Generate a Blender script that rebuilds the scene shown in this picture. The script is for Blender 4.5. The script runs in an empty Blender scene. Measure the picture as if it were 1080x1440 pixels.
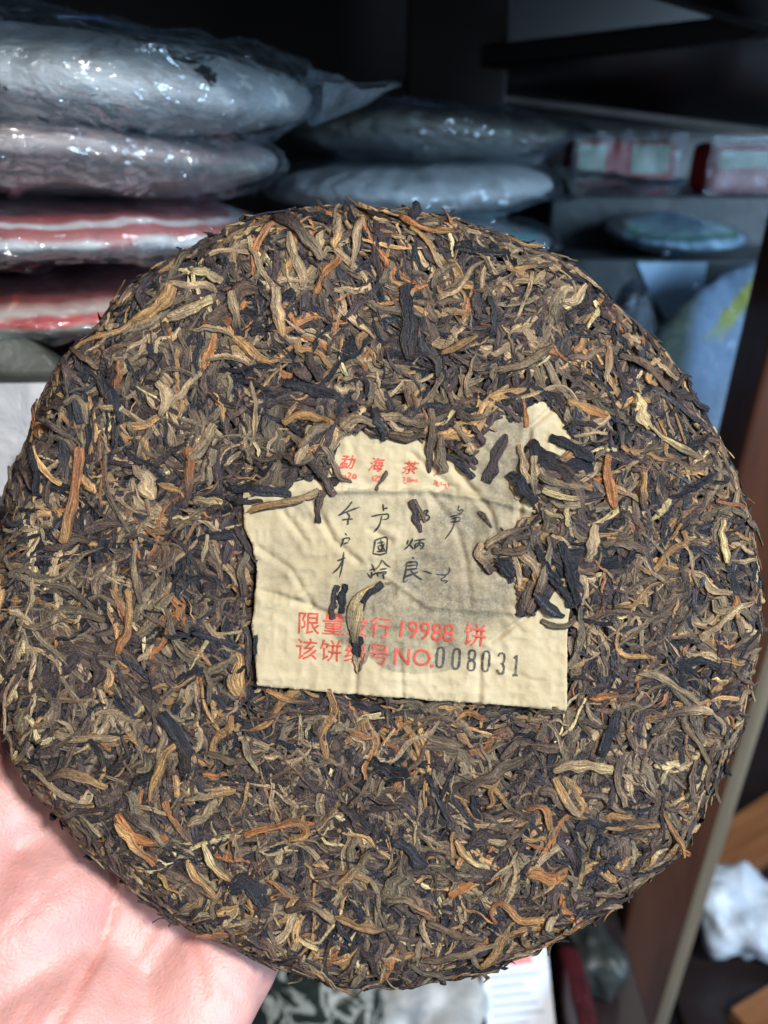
import bpy, bmesh, math, random
import numpy as np
from mathutils import Vector, Matrix, noise as mn

random.seed(7); rng = np.random.default_rng(11)
S = bpy.context.scene
COL = S.collection
PI = math.pi

# ------------------------------------------------------------------ camera
PITCH = math.radians(26.4)
CAM = Vector((0, 0, 1.45))
FWD = Vector((0, math.cos(PITCH), -math.sin(PITCH)))
UP = Vector((0, math.sin(PITCH), math.cos(PITCH)))
RIGHT = Vector((1, 0, 0))
FPX = 1082.0
cd = bpy.data.cameras.new('camera'); cam = bpy.data.objects.new('camera', cd); COL.objects.link(cam)
cam.location = CAM
cam.rotation_euler = (PI/2 - PITCH, 0, 0)
cd.sensor_fit = 'HORIZONTAL'; cd.sensor_width = 25.95; cd.lens = 26.0
cd.clip_start = 0.01; cd.clip_end = 50
cd.dof.use_dof = True; cd.dof.focus_distance = 0.197; cd.dof.aperture_fstop = 10.0
S.camera = cam

# ------------------------------------------------------------------ world, lamps, exposure
W = bpy.data.worlds.new('World'); S.world = W; W.use_nodes = True
W.node_tree.nodes['Background'].inputs[0].default_value = (0.75, 0.85, 1.0, 1)
W.node_tree.nodes['Background'].inputs[1].default_value = 0.12

def lamp(name, loc, target, size, power, color, size_y=None):
    ld = bpy.data.lights.new(name, 'AREA'); ld.energy = power; ld.color = color
    ld.shape = 'DISK' if size_y is None else 'RECTANGLE'; ld.size = size
    if size_y: ld.size_y = size_y
    o = bpy.data.objects.new(name, ld); COL.objects.link(o); o.location = loc
    o.rotation_euler = (Vector(target) - Vector(loc)).to_track_quat('-Z', 'Y').to_euler()
    return o
TGT = (0, 0.2, 1.36)
lamp('ceiling_spot_lamp', (0.50, -0.42, 2.16), TGT, 0.17, 24, (1.0, 0.965, 0.92))
lamp('ceiling_panel_lamp', (-0.9, -0.9, 2.6), TGT, 0.6, 9, (1.0, 0.97, 0.95), 0.6)
lamp('window_daylight_lamp', (1.2, -0.75, 1.72), (0.2, 0.55, 1.35), 0.30, 33, (0.50, 0.74, 1.0), 0.8)

S.view_settings.view_transform = 'Standard'; S.view_settings.look = 'None'
S.view_settings.exposure = 0.0; S.view_settings.gamma = 1.0
S.render.engine = 'CYCLES'
S.cycles.use_denoising = True
try: S.cycles.denoiser = 'OPENIMAGEDENOISE'
except Exception: pass
S.cycles.max_bounces = 10; S.cycles.transparent_max_bounces = 24

# ------------------------------------------------------------------ helpers
def pixD(px, py, D):
    """point at axial depth D metres along the ray of a photo pixel"""
    return CAM + D*(FWD + RIGHT*((px-540)/FPX) + UP*((720-py)/FPX))
def pixY(px, py, Y):
    d = FWD + RIGHT*((px-540)/FPX) + UP*((720-py)/FPX)
    return CAM + d*(Y/d.y)

def tag(o, label=None, cat=None, group=None, kind=None):
    if label: o['label'] = label
    if cat: o['category'] = cat
    if group: o['group'] = group
    if kind: o['kind'] = kind
    return o
def empty(name, loc=(0, 0, 0), rot=(0, 0, 0)):
    o = bpy.data.objects.new(name, None); COL.objects.link(o); o.location = loc; o.rotation_euler = rot
    o.empty_display_size = 0.02
    return o
def link(name, me, mat=None, parent=None):
    o = bpy.data.objects.new(name, me); COL.objects.link(o)
    if mat is not None and not me.materials: me.materials.append(mat)
    if parent is not None: o.parent = parent
    return o
def quads_mesh(name, V, F, smooth=True):
    V = np.asarray(V, np.float32); F = np.asarray(F, np.int32)
    me = bpy.data.meshes.new(name)
    me.vertices.add(len(V)); me.vertices.foreach_set('co', V.ravel())
    k = F.shape[1]
    me.loops.add(F.size); me.loops.foreach_set('vertex_index', F.ravel())
    me.polygons.add(len(F)); me.polygons.foreach_set('loop_start', np.arange(0, F.size, k, dtype=np.int32))
    me.polygons.foreach_set('use_smooth', np.full(len(F), smooth))
    me.update(calc_edges=True); me.validate()
    return me
def grid_faces(n, m, wrap=False):
    i = np.arange(n-1)[:, None]; mm = m if wrap else m-1
    j = np.arange(mm)[None, :]; j2 = (j+1) % m
    return np.stack([i*m+j, i*m+j2, (i+1)*m+j2, (i+1)*m+j], -1).reshape(-1, 4)
def attr(me, name, typ, data):
    a = me.attributes.new(name, typ, 'POINT')
    a.data.foreach_set({'FLOAT_COLOR': 'color', 'FLOAT_VECTOR': 'vector', 'FLOAT': 'value'}[typ], np.asarray(data, np.float32).ravel())
def box_obj(name, corners8, mat, parent=None, bev=0.0015):
    bm = bmesh.new(); v = [bm.verts.new(c) for c in corners8]
    for f in ((0,1,2,3),(7,6,5,4),(0,4,5,1),(1,5,6,2),(2,6,7,3),(3,7,4,0)): bm.faces.new([v[i] for i in f])
    bmesh.ops.recalc_face_normals(bm, faces=bm.faces)
    if bev: bmesh.ops.bevel(bm, geom=bm.edges[:], offset=bev, segments=2, affect='EDGES', profile=0.5)
    me = bpy.data.meshes.new(name); bm.to_mesh(me); bm.free()
    return link(name, me, mat, parent)
def box(name, lo, hi, mat, parent=None, bev=0.0015):
    x0, y0, z0 = lo; x1, y1, z1 = hi
    return box_obj(name, [(x0,y0,z0),(x1,y0,z0),(x1,y1,z0),(x0,y1,z0),(x0,y0,z1),(x1,y0,z1),(x1,y1,z1),(x0,y1,z1)], mat, parent, bev)

# value noise on arrays
def vnoise2(x, y, seed=0):
    x = np.asarray(x, float); y = np.asarray(y, float)
    xi = np.floor(x).astype(np.int64); yi = np.floor(y).astype(np.int64)
    xf = x-xi; yf = y-yi
    u = xf*xf*(3-2*xf); v = yf*yf*(3-2*yf)
    def h(a, b):
        n = (a*374761393 + b*668265263 + seed*982451653) & 0x7fffffff
        n = ((n ^ (n >> 13))*1274126177) & 0x7fffffff
        n = (n ^ (n >> 16)) & 0xffff
        return n/32767.5 - 1.0
    return (h(xi,yi)*(1-u)+h(xi+1,yi)*u)*(1-v) + (h(xi,yi+1)*(1-u)+h(xi+1,yi+1)*u)*v

# ------------------------------------------------------------------ materials
class NT:
    def __init__(s, name):
        s.m = bpy.data.materials.new(name); s.m.use_nodes = True
        s.t = s.m.node_tree; s.n = s.t.nodes; s.b = s.n['Principled BSDF']; s.out = s.n['Material Output']
    def add(s, typ, **kw):
        n = s.n.new(typ)
        for k, v in kw.items():
            if hasattr(n, k): setattr(n, k, v)
        return n
    def l(s, a, b): s.t.links.new(a, b)
    def noise(s, scale, vec=None, detail=4, rough=0.6, dist=0):
        n = s.add('ShaderNodeTexNoise'); n.inputs['Scale'].default_value = scale
        n.inputs['Detail'].default_value = detail; n.inputs['Roughness'].default_value = rough
        n.inputs['Distortion'].default_value = dist
        if vec is not None: s.l(vec, n.inputs['Vector'])
        return n.outputs['Fac']
    def mul(s, a, b): return s.math('MULTIPLY', a, b)
    def math(s, op, a, b=None, clamp=False):
        n = s.add('ShaderNodeMath', operation=op); n.use_clamp = clamp
        for i, v in enumerate((a, b)):
            if v is None: continue
            if isinstance(v, (int, float)): n.inputs[i].default_value = v
            else: s.l(v, n.inputs[i])
        return n.outputs[0]
    def ramp(s, fac, stops, interp='LINEAR'):
        r = s.add('ShaderNodeValToRGB'); cr = r.color_ramp; cr.interpolation = interp
        while len(cr.elements) > 1: cr.elements.remove(cr.elements[-1])
        cr.elements[0].position = stops[0][0]; cr.elements[0].color = (*stops[0][1], 1)
        for p, c in stops[1:]:
            e = cr.elements.new(p); e.color = (*c, 1)
        s.l(fac, r.inputs[0]); return r.outputs[0]
    def mix(s, fac, a, b, mode='MIX'):
        n = s.add('ShaderNodeMix', data_type='RGBA', blend_type=mode)
        for sock, v in ((n.inputs[0], fac), (n.inputs[6], a), (n.inputs[7], b)):
            if isinstance(v, (int, float)): sock.default_value = v
            elif isinstance(v, tuple): sock.default_value = (*v, 1)
            else: s.l(v, sock)
        return n.outputs[2]
    def bump(s, h, strength, dist):
        n = s.add('ShaderNodeBump'); n.inputs['Strength'].default_value = strength; n.inputs['Distance'].default_value = dist
        s.l(h, n.inputs['Height']); s.l(n.outputs[0], s.b.inputs['Normal']); return n
    def coord(s, which='Object'):
        return s.add('ShaderNodeTexCoord').outputs[which]
    def mapping(s, vec, scale):
        n = s.add('ShaderNodeMapping'); n.inputs['Scale'].default_value = scale; s.l(vec, n.inputs['Vector']); return n.outputs[0]
    def set(s, **kw):
        for k, v in kw.items():
            s.b.inputs[k.replace('_', ' ')].default_value = (*v, 1) if isinstance(v, tuple) and len(v) == 3 and 'Color' in k.replace('_', ' ').title() else v
        return s

def mat_leaf():
    t = NT('tea_leaf')
    c = t.add('ShaderNodeAttribute', attribute_name='col').outputs['Color']
    uv = t.add('ShaderNodeAttribute', attribute_name='luv').outputs['Vector']
    st = t.noise(1.0, t.mapping(uv, (0.10, 1.35, 1)), 5, 0.62, 0.6)       # lengthwise veins
    bl = t.noise(1.0, t.mapping(uv, (0.35, 0.5, 1)), 4, 0.6)
    fine = t.noise(1.0, t.mapping(uv, (1.2, 2.6, 1)), 3, 0.6)
    k = t.ramp(st, [(0.30, (0.40, 0.40, 0.44)), (0.48, (0.95, 0.95, 0.95)), (0.66, (1.75, 1.62, 1.4))])
    col = t.mix(1.0, c, k, 'MULTIPLY')
    k2 = t.ramp(bl, [(0.3, (0.62, 0.62, 0.66)), (0.55, (1, 1, 1)), (0.75, (1.3, 1.2, 1.05))])
    col = t.mix(1.0, col, k2, 'MULTIPLY')
    t.l(col, t.b.inputs['Base Color'])
    h = t.math('ADD', t.mul(st, 1.0), t.mul(fine, 0.7))
    t.bump(h, 1.0, 0.0016)
    rg = t.ramp(bl, [(0.3, (0.33,)*3), (0.7, (0.52,)*3)])
    t.l(rg, t.b.inputs['Roughness'])
    t.b.inputs['Specular IOR Level'].default_value = 0.46
    return t.m
M_LEAF = mat_leaf()

def mat_core():
    t = NT('pressed_tea_dust'); co = t.coord()
    n = t.noise(900, co, 5); t.l(t.ramp(n, [(0.3, (0.012, 0.008, 0.007)), (0.7, (0.06, 0.04, 0.025))]), t.b.inputs['Base Color'])
    t.bump(n, 1.0, 0.002); t.b.inputs['Roughness'].default_value = 0.7
    return t.m
M_CORE = mat_core()

def mat_ticket():
    t = NT('aged_ticket_paper'); co = t.coord()
    st = t.add('ShaderNodeAttribute', attribute_name='stain').outputs['Fac']
    fib = t.noise(1.0, t.mapping(co, (700, 1900, 1)), 4, 0.6)
    gr = t.noise(1700, co, 3, 0.7)
    big = t.noise(60, co, 4, 0.6)
    base = t.ramp(big, [(0.3, (0.335, 0.268, 0.158)), (0.55, (0.40, 0.328, 0.206)), (0.75, (0.465, 0.392, 0.26))])
    base = t.mix(t.mul(fib, 0.35), base, (0.36, 0.27, 0.13))
    g = t.math('MULTIPLY', st, t.ramp(gr, [(0.30, (0.55,)*3), (0.60, (1.0,)*3)]))
    g2 = t.math('MULTIPLY', g, t.ramp(t.noise(220, co, 4, 0.65), [(0.28, (0.55,)*3), (0.60, (1.0,)*3)]), clamp=True)
    col = t.mix(t.mul(g2, .92), base, (0.098, 0.084, 0.064))
    t.l(col, t.b.inputs['Base Color'])
    t.bump(t.math('ADD', t.mul(fib, .3), t.math('ADD', t.mul(big, 2.0), t.noise(330, co, 4, .6))), 0.4, 0.0006)
    t.b.inputs['Roughness'].default_value = 0.75
    t.b.inputs['Specular IOR Level'].default_value = 0.25
    return t.m
M_TICKET = mat_ticket()

def mat_ink(name, color, lo, hi, amin):
    t = NT(name); co = t.coord()
    n = t.noise(1500, co, 4, 0.7); n2 = t.noise(260, co, 3, 0.6)
    a = t.math('MULTIPLY', t.ramp(n, [(lo, (amin,)*3), (hi, (1,)*3)]), t.ramp(n2, [(0.3, (0.6,)*3), (0.55, (1,)*3)]))
    t.b.inputs['Base Color'].default_value = (*color, 1); t.b.inputs['Roughness'].default_value = 0.7
    t.l(a, t.b.inputs['Alpha'])
    return t.m
M_RED = mat_ink('red_printing_ink', (0.56, 0.075, 0.045), 0.38, 0.62, 0.30)
M_NUM = mat_ink('dark_stamp_ink', (0.035, 0.033, 0.035), 0.34, 0.55, 0.25)
M_PEN = mat_ink('black_pen_ink', (0.012, 0.011, 0.012), 0.25, 0.5, 0.75)

def mat_skin():
    t = NT('palm_skin'); co = t.coord()
    b1 = t.noise(45, co, 4, 0.55); b2 = t.noise(170, co, 4, 0.6)
    red = t.add('ShaderNodeAttribute', attribute_name='red').outputs['Fac']
    c = t.ramp(b1, [(0.3, (0.43, 0.20, 0.175)), (0.5, (0.47, 0.245, 0.215)), (0.7, (0.50, 0.285, 0.25))])
    c = t.mix(t.mul(t.ramp(b2, [(0.45, (0,)*3), (0.75, (1,)*3)]), 0.35), c, (0.72, 0.28, 0.24))
    c = t.mix(red, c, (0.62, 0.20, 0.15))
    t.l(c, t.b.inputs['Base Color'])
    t.b.inputs['Subsurface Weight'].default_value = 0.35
    t.b.inputs['Subsurface Radius'].default_value = (1.0, 0.35, 0.2)
    t.b.inputs['Subsurface Scale'].default_value = 0.004
    t.b.inputs['Roughness'].default_value = 0.5
    v = t.add('ShaderNodeTexVoronoi'); v.inputs['Scale'].default_value = 700; v.feature = 'DISTANCE_TO_EDGE'; t.l(co, v.inputs['Vector'])
    w = t.add('ShaderNodeTexWave'); w.inputs['Scale'].default_value = 480; w.inputs['Distortion'].default_value = 9; w.inputs['Detail'].default_value = 2
    w.inputs['Detail Scale'].default_value = 0.12; t.l(co, w.inputs['Vector'])
    h = t.math('ADD', t.mul(v.outputs['Distance'], 0.6), t.math('ADD', t.mul(w.outputs['Fac'], 0.04), t.mul(b2, 2.0)))
    t.bump(h, 0.55, 0.00045)
    return t.m
M_SKIN = mat_skin()

def mat_wrap(name, stops, crease=0.8, rough=0.6, flecks=None, side=None, scale=0.1):
    """wrapping paper: rings printed round the disc (radius / scale), creases, optional dark torn flecks"""
    t = NT(name); co = t.coord()
    sp = t.add('ShaderNodeSeparateXYZ'); t.l(co, sp.inputs[0])
    r2 = t.math('ADD', t.mul(sp.outputs[0], sp.outputs[0]), t.mul(sp.outputs[1], sp.outputs[1]))
    r = t.math('MULTIPLY', t.math('SQRT', r2), 1.0/scale)
    r = t.math('ADD', r, t.mul(t.math('SUBTRACT', t.noise(18, co, 3), 0.5), 0.10))
    c = t.ramp(t.math('MULTIPLY', r, 0.8), [(p*0.8, q) for p, q in stops], 'LINEAR')
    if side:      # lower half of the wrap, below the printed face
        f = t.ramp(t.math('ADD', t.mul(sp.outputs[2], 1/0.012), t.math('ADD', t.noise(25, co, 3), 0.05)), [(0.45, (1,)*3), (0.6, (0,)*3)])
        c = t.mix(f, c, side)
    g = t.noise(40, co, 5, 0.65, 0.6)
    c = t.mix(1.0, c, t.ramp(g, [(0.25, (0.55, 0.55, 0.55)), (0.5, (0.95,)*3), (0.75, (1.1,)*3)]), 'MULTIPLY')
    if flecks:
        f = t.math('MULTIPLY', t.noise(flecks, co, 5, 0.7, 1.0), t.ramp(t.noise(11, co, 1), [(0.45, (0.4,)*3), (0.6, (1,)*3)]))
        c = t.mix(t.ramp(f, [(0.53, (0,)*3), (0.545, (1,)*3)]), c, (0.012, 0.011, 0.010))
    t.l(c, t.b.inputs['Base Color'])
    t.bump(t.noise(38, co, 4, 0.55, 1.2), crease*.7, 0.006)
    t.b.inputs['Roughness'].default_value = rough
    return t.m

def mat_plastic(name, tint=(0.93, 0.96, 1.0), haze=0.012, scale=46, FCAP=0.26):
    t = NT(name); co = t.coord()
    v = t.add('ShaderNodeTexVoronoi'); v.inputs['Scale'].default_value = scale; v.feature = 'F1'
    ds = t.add('ShaderNodeVectorMath', operation='ADD'); t.l(co, ds.inputs[0])
    nz = t.add('ShaderNodeTexNoise'); nz.inputs['Scale'].default_value = scale*0.4; nz.inputs['Detail'].default_value = 3
    sc = t.add('ShaderNodeVectorMath', operation='SCALE'); t.l(nz.outputs['Color'], sc.inputs[0]); sc.inputs['Scale'].default_value = 0.03
    t.l(sc.outputs[0], ds.inputs[1]); t.l(ds.outputs[0], v.inputs['Vector'])
    n1 = t.noise(scale*0.8, co, 2, 0.5, 0.8); n2 = t.noise(scale*2.0, co, 2, 0.5, 0.5)
    rd = lambda q: t.math('ABSOLUTE', t.math('SUBTRACT', q, 0.5))
    h = t.math('ADD', t.mul(v.outputs['Distance'], .6), t.math('ADD', t.mul(rd(n1), -2.2), t.mul(rd(n2), -0.8)))
    bp = t.add('ShaderNodeBump'); bp.inputs['Strength'].default_value = 0.30; bp.inputs['Distance'].default_value = 0.006; t.l(h, bp.inputs['Height'])
    tr = t.add('ShaderNodeBsdfTransparent'); tr.inputs[0].default_value = (*tint, 1)
    gl = t.add('ShaderNodeBsdfGlossy'); gl.inputs['Roughness'].default_value = 0.06; gl.inputs['Color'].default_value = (0.9, 0.95, 1, 1); t.l(bp.outputs[0], gl.inputs['Normal'])
    df = t.add('ShaderNodeBsdfDiffuse'); df.inputs['Color'].default_value = (0.7, 0.75, 0.8, 1); t.l(bp.outputs[0], df.inputs['Normal'])
    fr = t.add('ShaderNodeFresnel'); fr.inputs['IOR'].default_value = 1.5; t.l(bp.outputs[0], fr.inputs['Normal'])
    m1 = t.add('ShaderNodeMixShader'); m1.inputs[0].default_value = haze; t.l(tr.outputs[0], m1.inputs[1]); t.l(df.outputs[0], m1.inputs[2])
    m2 = t.add('ShaderNodeMixShader'); t.l(t.math('MINIMUM', t.math('MULTIPLY', fr.outputs[0], 1.2), FCAP), m2.inputs[0]); t.l(m1.outputs[0], m2.inputs[1]); t.l(gl.outputs[0], m2.inputs[2])
    t.l(m2.outputs[0], t.out.inputs['Surface'])
    return t.m
M_PLASTIC = mat_plastic('clear_crumpled_plastic')
M_BAGEND = mat_plastic('loose_clear_plastic', (0.90, 0.94, 0.97), 0.15, 40, 0.5)
M_FILM = mat_plastic('hazy_plastic_film', (0.80, 0.86, 0.88), 0.07, 40, 0.3)
M_PLASTIC_DARK = mat_plastic('smoky_crumpled_plastic', (0.62, 0.68, 0.74), 0.012)

def mat_wood(name, dark, light, rough=0.35, scale=(6, 6, 60)):
    t = NT(name); co = t.coord()
    n = t.noise(1.0, t.mapping(co, scale), 6, 0.6, 1.2)
    t.l(t.ramp(n, [(0.3, dark), (0.7, light)]), t.b.inputs['Base Color'])
    t.bump(n, 0.2, 0.001); t.b.inputs['Roughness'].default_value = rough
    t.b.inputs['Coat Weight'].default_value = 0.25; t.b.inputs['Coat Roughness'].default_value = 0.2
    return t.m
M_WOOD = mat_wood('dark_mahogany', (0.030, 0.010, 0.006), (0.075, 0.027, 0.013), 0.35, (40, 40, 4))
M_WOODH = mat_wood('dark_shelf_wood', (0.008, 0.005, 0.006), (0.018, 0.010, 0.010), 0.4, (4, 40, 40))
M_WOODO = mat_wood('orange_brown_wood', (0.15, 0.055, 0.020), (0.27, 0.115, 0.045), 0.5, (5, 60, 60))
M_TRIM = mat_wood('grey_metal_trim', (0.15, 0.12, 0.085), (0.24, 0.20, 0.14), 0.35, (60, 60, 3))

def mat_plain(name, c1, c2, scale=40, rough=0.6, bump=0.3):
    t = NT(name); co = t.coord(); n = t.noise(scale, co, 5, 0.6, 0.5)
    t.l(t.ramp(n, [(0.35, c1), (0.65, c2)]), t.b.inputs['Base Color']); t.bump(n, bump, 0.003); t.b.inputs['Roughness'].default_value = rough
    return t.m

# ================================================================== SHELF (the place)
def build_shelf():
    sh = empty('wooden_shelf', (0, 0.5, 0.84))
    tag(sh, 'dark mahogany shop shelf with slanting board edges and a front post', 'shelf')
    mi = Matrix.Translation((0, -0.5, -0.84))
    def P(o): o.matrix_parent_inverse = mi; return o
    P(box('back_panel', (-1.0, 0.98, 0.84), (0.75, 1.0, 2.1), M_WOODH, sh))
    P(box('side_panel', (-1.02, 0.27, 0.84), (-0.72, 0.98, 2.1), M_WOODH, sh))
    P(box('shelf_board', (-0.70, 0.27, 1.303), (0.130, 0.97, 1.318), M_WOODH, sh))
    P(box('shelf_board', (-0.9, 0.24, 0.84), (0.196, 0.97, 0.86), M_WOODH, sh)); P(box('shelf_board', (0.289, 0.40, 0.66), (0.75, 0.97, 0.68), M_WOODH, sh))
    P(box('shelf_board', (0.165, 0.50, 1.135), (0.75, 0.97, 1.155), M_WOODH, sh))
    def leaning(name, x0, x1, y0, y1, mat, bev):
        sx = lambda x, z: x + 0.0242*(z-1.34)
        za, zb = 0.0, 1.59
        P(box_obj(name, [(sx(x0, za), y0, za), (sx(x1, za), y0, za), (sx(x1, za), y1, za), (sx(x0, za), y1, za), (sx(x0, zb), y0, zb), (sx(x1, zb), y0, zb), (sx(x1, zb), y1, zb), (sx(x0, zb), y1, zb)], mat, sh, bev))
    leaning('post', 0.212, 0.262, 0.42, 0.46, M_WOOD, .003)
    leaning('post_trim', 0.2635, 0.2740, 0.424, 0.458, M_TRIM, .005)
    leaning('post_trim', 0.279, 0.288, 0.440, 0.458, M_TRIM, .004)
    P(box('shelf_board', (-0.9, 0.17, 1.600), (0.75, 0.97, 1.618), M_WOODH, sh))  # unseen overhead board, added to shade the stacks from the ceiling lamps
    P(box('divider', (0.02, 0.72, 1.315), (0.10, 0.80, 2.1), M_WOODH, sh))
    # upper board, seen from below: front edge climbs to the right
    a, b = pixD(600, 103, .66), pixD(1180, 45, .46); c, d = pixD(1180, 205, .80), pixD(640, 128, .84)
    th = Vector((0, 0, 0.016))
    P(box_obj('shelf_board', [a, b, c, d, a+th, b+th, c+th, d+th], M_WOODH, sh, 0.002))
    a, b = pixD(690, 141, .70), pixD(1120, 196, .58); n = Vector((0, .012, 0.0)); u = UP*0.006
    P(box_obj('edge_glint', [a, b, b+n, a+n, a+u, b+u, b+n+u, a+n+u], M_EDGE_GLINT, sh, 0.001))  # light-coloured strip stands in for the reflection along the board edge
    a, b = pixD(690, 93, .66), pixD(1120, 52, .47); u = UP*0.005
    P(box_obj('edge_glint', [a, b, b+n, a+n, a+u, b+u, b+n+u, a+n+u], M_EDGE_GLINT, sh, 0.001))
    a, b = pixD(930, -8, .46), pixD(1200, 75, .46); c, d = pixD(1200, -60, .46), pixD(930, -60, .46); n = Vector((0, .02, 0))
    P(box_obj('hanging_panel', [a, b, c, d, a+n, b+n, c+n, d+n], M_WOODG, sh, 0.002))
    P(box('cornice', (-1.0, 0.62, 1.66), (0.75, 0.66, 1.9), M_WOODR, sh))
    return sh
M_EDGE_GLINT = mat_wood('painted_edge_glint', (0.20, 0.17, 0.16), (0.32, 0.28, 0.26), 0.35, (4, 40, 40))  # lighter tone paints the light reflecting off the board edges
M_WOODG = mat_plain('grey_panel', (0.012, 0.011, 0.012), (0.02, 0.019, 0.02), 30, 0.6)
M_WOODR = mat_wood('red_brown_wood', (0.035, 0.010, 0.008), (0.06, 0.018, 0.014), 0.4, (4, 40, 40))
build_shelf()
fl = box('floor', (-3, -3, -0.02), (3, 3, -0.001), M_WOODH, None, 0); tag(fl, kind='structure')

# ================================================================== WRAPPED TEA CAKES BEHIND
def fb(p, f, o=4): return mn.fractal(Vector(p)*f, 1.0, 2.0, o)
def disc_mesh(name, R, T, seed, lumps, n=96, m=26, puff=0.0, ridge=0.0, sag=0.0, base=0.0, warp=0.005, pleat=0.0, jit=0.0):
    rj = random.Random(int(seed*100))
    """closed squashed disc; profile from top centre to bottom centre"""
    V = []; off = Vector((seed*3.1, seed*1.7, seed*0.9))
    for i in range(m):
        u = i/(m-1); a = u*PI
        a0 = a
        rr = abs(math.sin(a))**0.68; zz = math.copysign(abs(math.cos(a))**0.95, math.cos(a))
        for j in range(n):
            ph = 2*PI*(j+(.5 if i % 2 else 0)*(jit > 0)+jit*rj.uniform(-1, 1))/n
            if jit and 0 < i < m-1:
                a = a0 + jit*.8*rj.uniform(-1, 1)*PI/m; rr = abs(math.sin(a))**0.68; zz = math.copysign(abs(math.cos(a))**0.95, math.cos(a))
            x, y, z = rr*math.cos(ph), rr*math.sin(ph), zz
            p = Vector((x*R, y*R, z*T/2))
            nr = Vector((x*0.8, y*0.8, z*0.9)).normalized() if rr+abs(zz) > 0 else Vector((0, 0, 1))
            d = lumps*fb(p+off, 22) + puff
            if ridge: d += ridge*(mn.ridged_multi_fractal((p+off)*16, 0.9, 2.1, 4, 0.8, 1.6)-1.2)
            if pleat: d += pleat*rr*rr*(mn.ridged_multi_fractal(Vector((math.cos(ph)*7, math.sin(ph)*7, z*1.2+rr*2))+off, 0.9, 2.0, 3, 0.8, 1.6)-1.2)
            p = p + nr*d
            if jit: p = p + nr*rj.uniform(-1, 1)*0.0007
            p.z += warp*mn.noise(Vector((p.x*11, p.y*11, base*7.3)))*rr - sag*rr**6
            V.append(p)
    F = grid_faces(m, n, True)
    if jit: F = np.concatenate([F[:, [0, 1, 2]], F[:, [0, 2, 3]]])
    return quads_mesh(name, V, F, smooth=not jit)

def tail_mesh(name, root, tip, w0, w1, seed, nu=34, nv=18, amp=0.006, thick=0.0006):
    """crumpled bag end: a puckered sheet from the bag to its tip"""
    root = Vector(root); tip = Vector(tip); ax = tip-root; side = ax.cross(Vector((0, 0, 1))).normalized()
    up = side.cross(ax).normalized()
    V = []
    for k in (1, -1):
        for i in range(nu):
            u = i/(nu-1)
            for j in range(nv):
                v = j/(nv-1)*2-1
                w = w0*(1-u)+w1*u
                p = root + ax*u + side*(v*w)
                off = Vector((seed, seed*2.3, 0))
                h = amp*(mn.ridged_multi_fractal((p+off)*26, 0.9, 2.0, 3, 0.8, 1.5)-1.2) + amp*0.8*fb(p+off, 14)
                p = p + up*(h + k*(thick + 0.010*(1-u)**1.5*(1-v*v)*k*0 + 0.009*(1-u)*(1-v*v)))
                V.append(p)
    F = grid_faces(nu, nv); F2 = F[:, ::-1] + nu*nv
    return quads_mesh(name, V, np.vstack([F, F2]))

def wrapped_cake(loc, R, T, mat, label, seed, rot=(0, 0, 0), puff=0.004, ridge=0.006, tail=None, group='wrapped tea cakes on the shelf', plastic=None, sag=0.0):
    e = empty('wrapped_tea_cake', loc, rot); tag(e, label, 'tea cake', group)
    link('paper_wrapper', disc_mesh('paper_wrapper', R*.975, T*.92, seed, 0.0022, n=160, m=34, sag=sag, base=seed, pleat=0.0022), mat, e)
    link('plastic_bag', disc_mesh('plastic_bag', R*1.015, T*1.05, seed+5, 0.002, n=150, m=40, puff=puff+.002, ridge=ridge*1.1, sag=sag, base=seed, pleat=0.0025, jit=0.42), plastic or M_PLASTIC, e)
    if tail:
        root, tip, w0, w1 = tail
        import mathutils
        mw = Matrix.Translation(loc) @ mathutils.Euler(rot).to_matrix().to_4x4(); mi = mw.inverted()
        link('bag_end', tail_mesh('bag_end', mi@root, mi@tip, w0, w1, seed), M_BAGEND, e)
    return e

WHITE = (0.52, 0.52, 0.50)
m_white_fleck = mat_wrap('white_wrapper_torn_print', [(0, (0.20, 0.21, 0.21)), (0.7, (0.27, 0.28, 0.27)), (0.9, (0.36, 0.37, 0.35)), (1.0, (0.44, 0.44, 0.42))], 0.9, 0.55, flecks=34)
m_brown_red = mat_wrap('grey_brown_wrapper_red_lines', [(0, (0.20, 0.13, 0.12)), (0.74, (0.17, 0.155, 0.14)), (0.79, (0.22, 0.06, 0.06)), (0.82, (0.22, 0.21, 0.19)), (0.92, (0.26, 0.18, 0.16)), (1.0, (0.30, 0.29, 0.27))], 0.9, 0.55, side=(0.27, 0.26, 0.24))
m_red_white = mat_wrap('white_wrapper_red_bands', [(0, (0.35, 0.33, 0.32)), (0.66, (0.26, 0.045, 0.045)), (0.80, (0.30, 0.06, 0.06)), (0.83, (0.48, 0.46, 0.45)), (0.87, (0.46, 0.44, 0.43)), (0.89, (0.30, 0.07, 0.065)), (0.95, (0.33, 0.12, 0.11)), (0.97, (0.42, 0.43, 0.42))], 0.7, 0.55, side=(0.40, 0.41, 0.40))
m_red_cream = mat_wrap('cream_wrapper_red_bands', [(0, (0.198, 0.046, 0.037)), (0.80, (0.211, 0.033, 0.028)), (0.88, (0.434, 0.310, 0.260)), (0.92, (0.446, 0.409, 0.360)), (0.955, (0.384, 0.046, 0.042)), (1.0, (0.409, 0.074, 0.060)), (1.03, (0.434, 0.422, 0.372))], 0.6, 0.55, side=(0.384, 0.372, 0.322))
m_grey = mat_wrap('grey_white_wrapper', [(0, (0.62, 0.62, 0.60)), (0.9, (0.70, 0.70, 0.67)), (1.0, (0.55, 0.56, 0.55))], 0.8, 0.55, side=(0.50, 0.52, 0.51))
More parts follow.
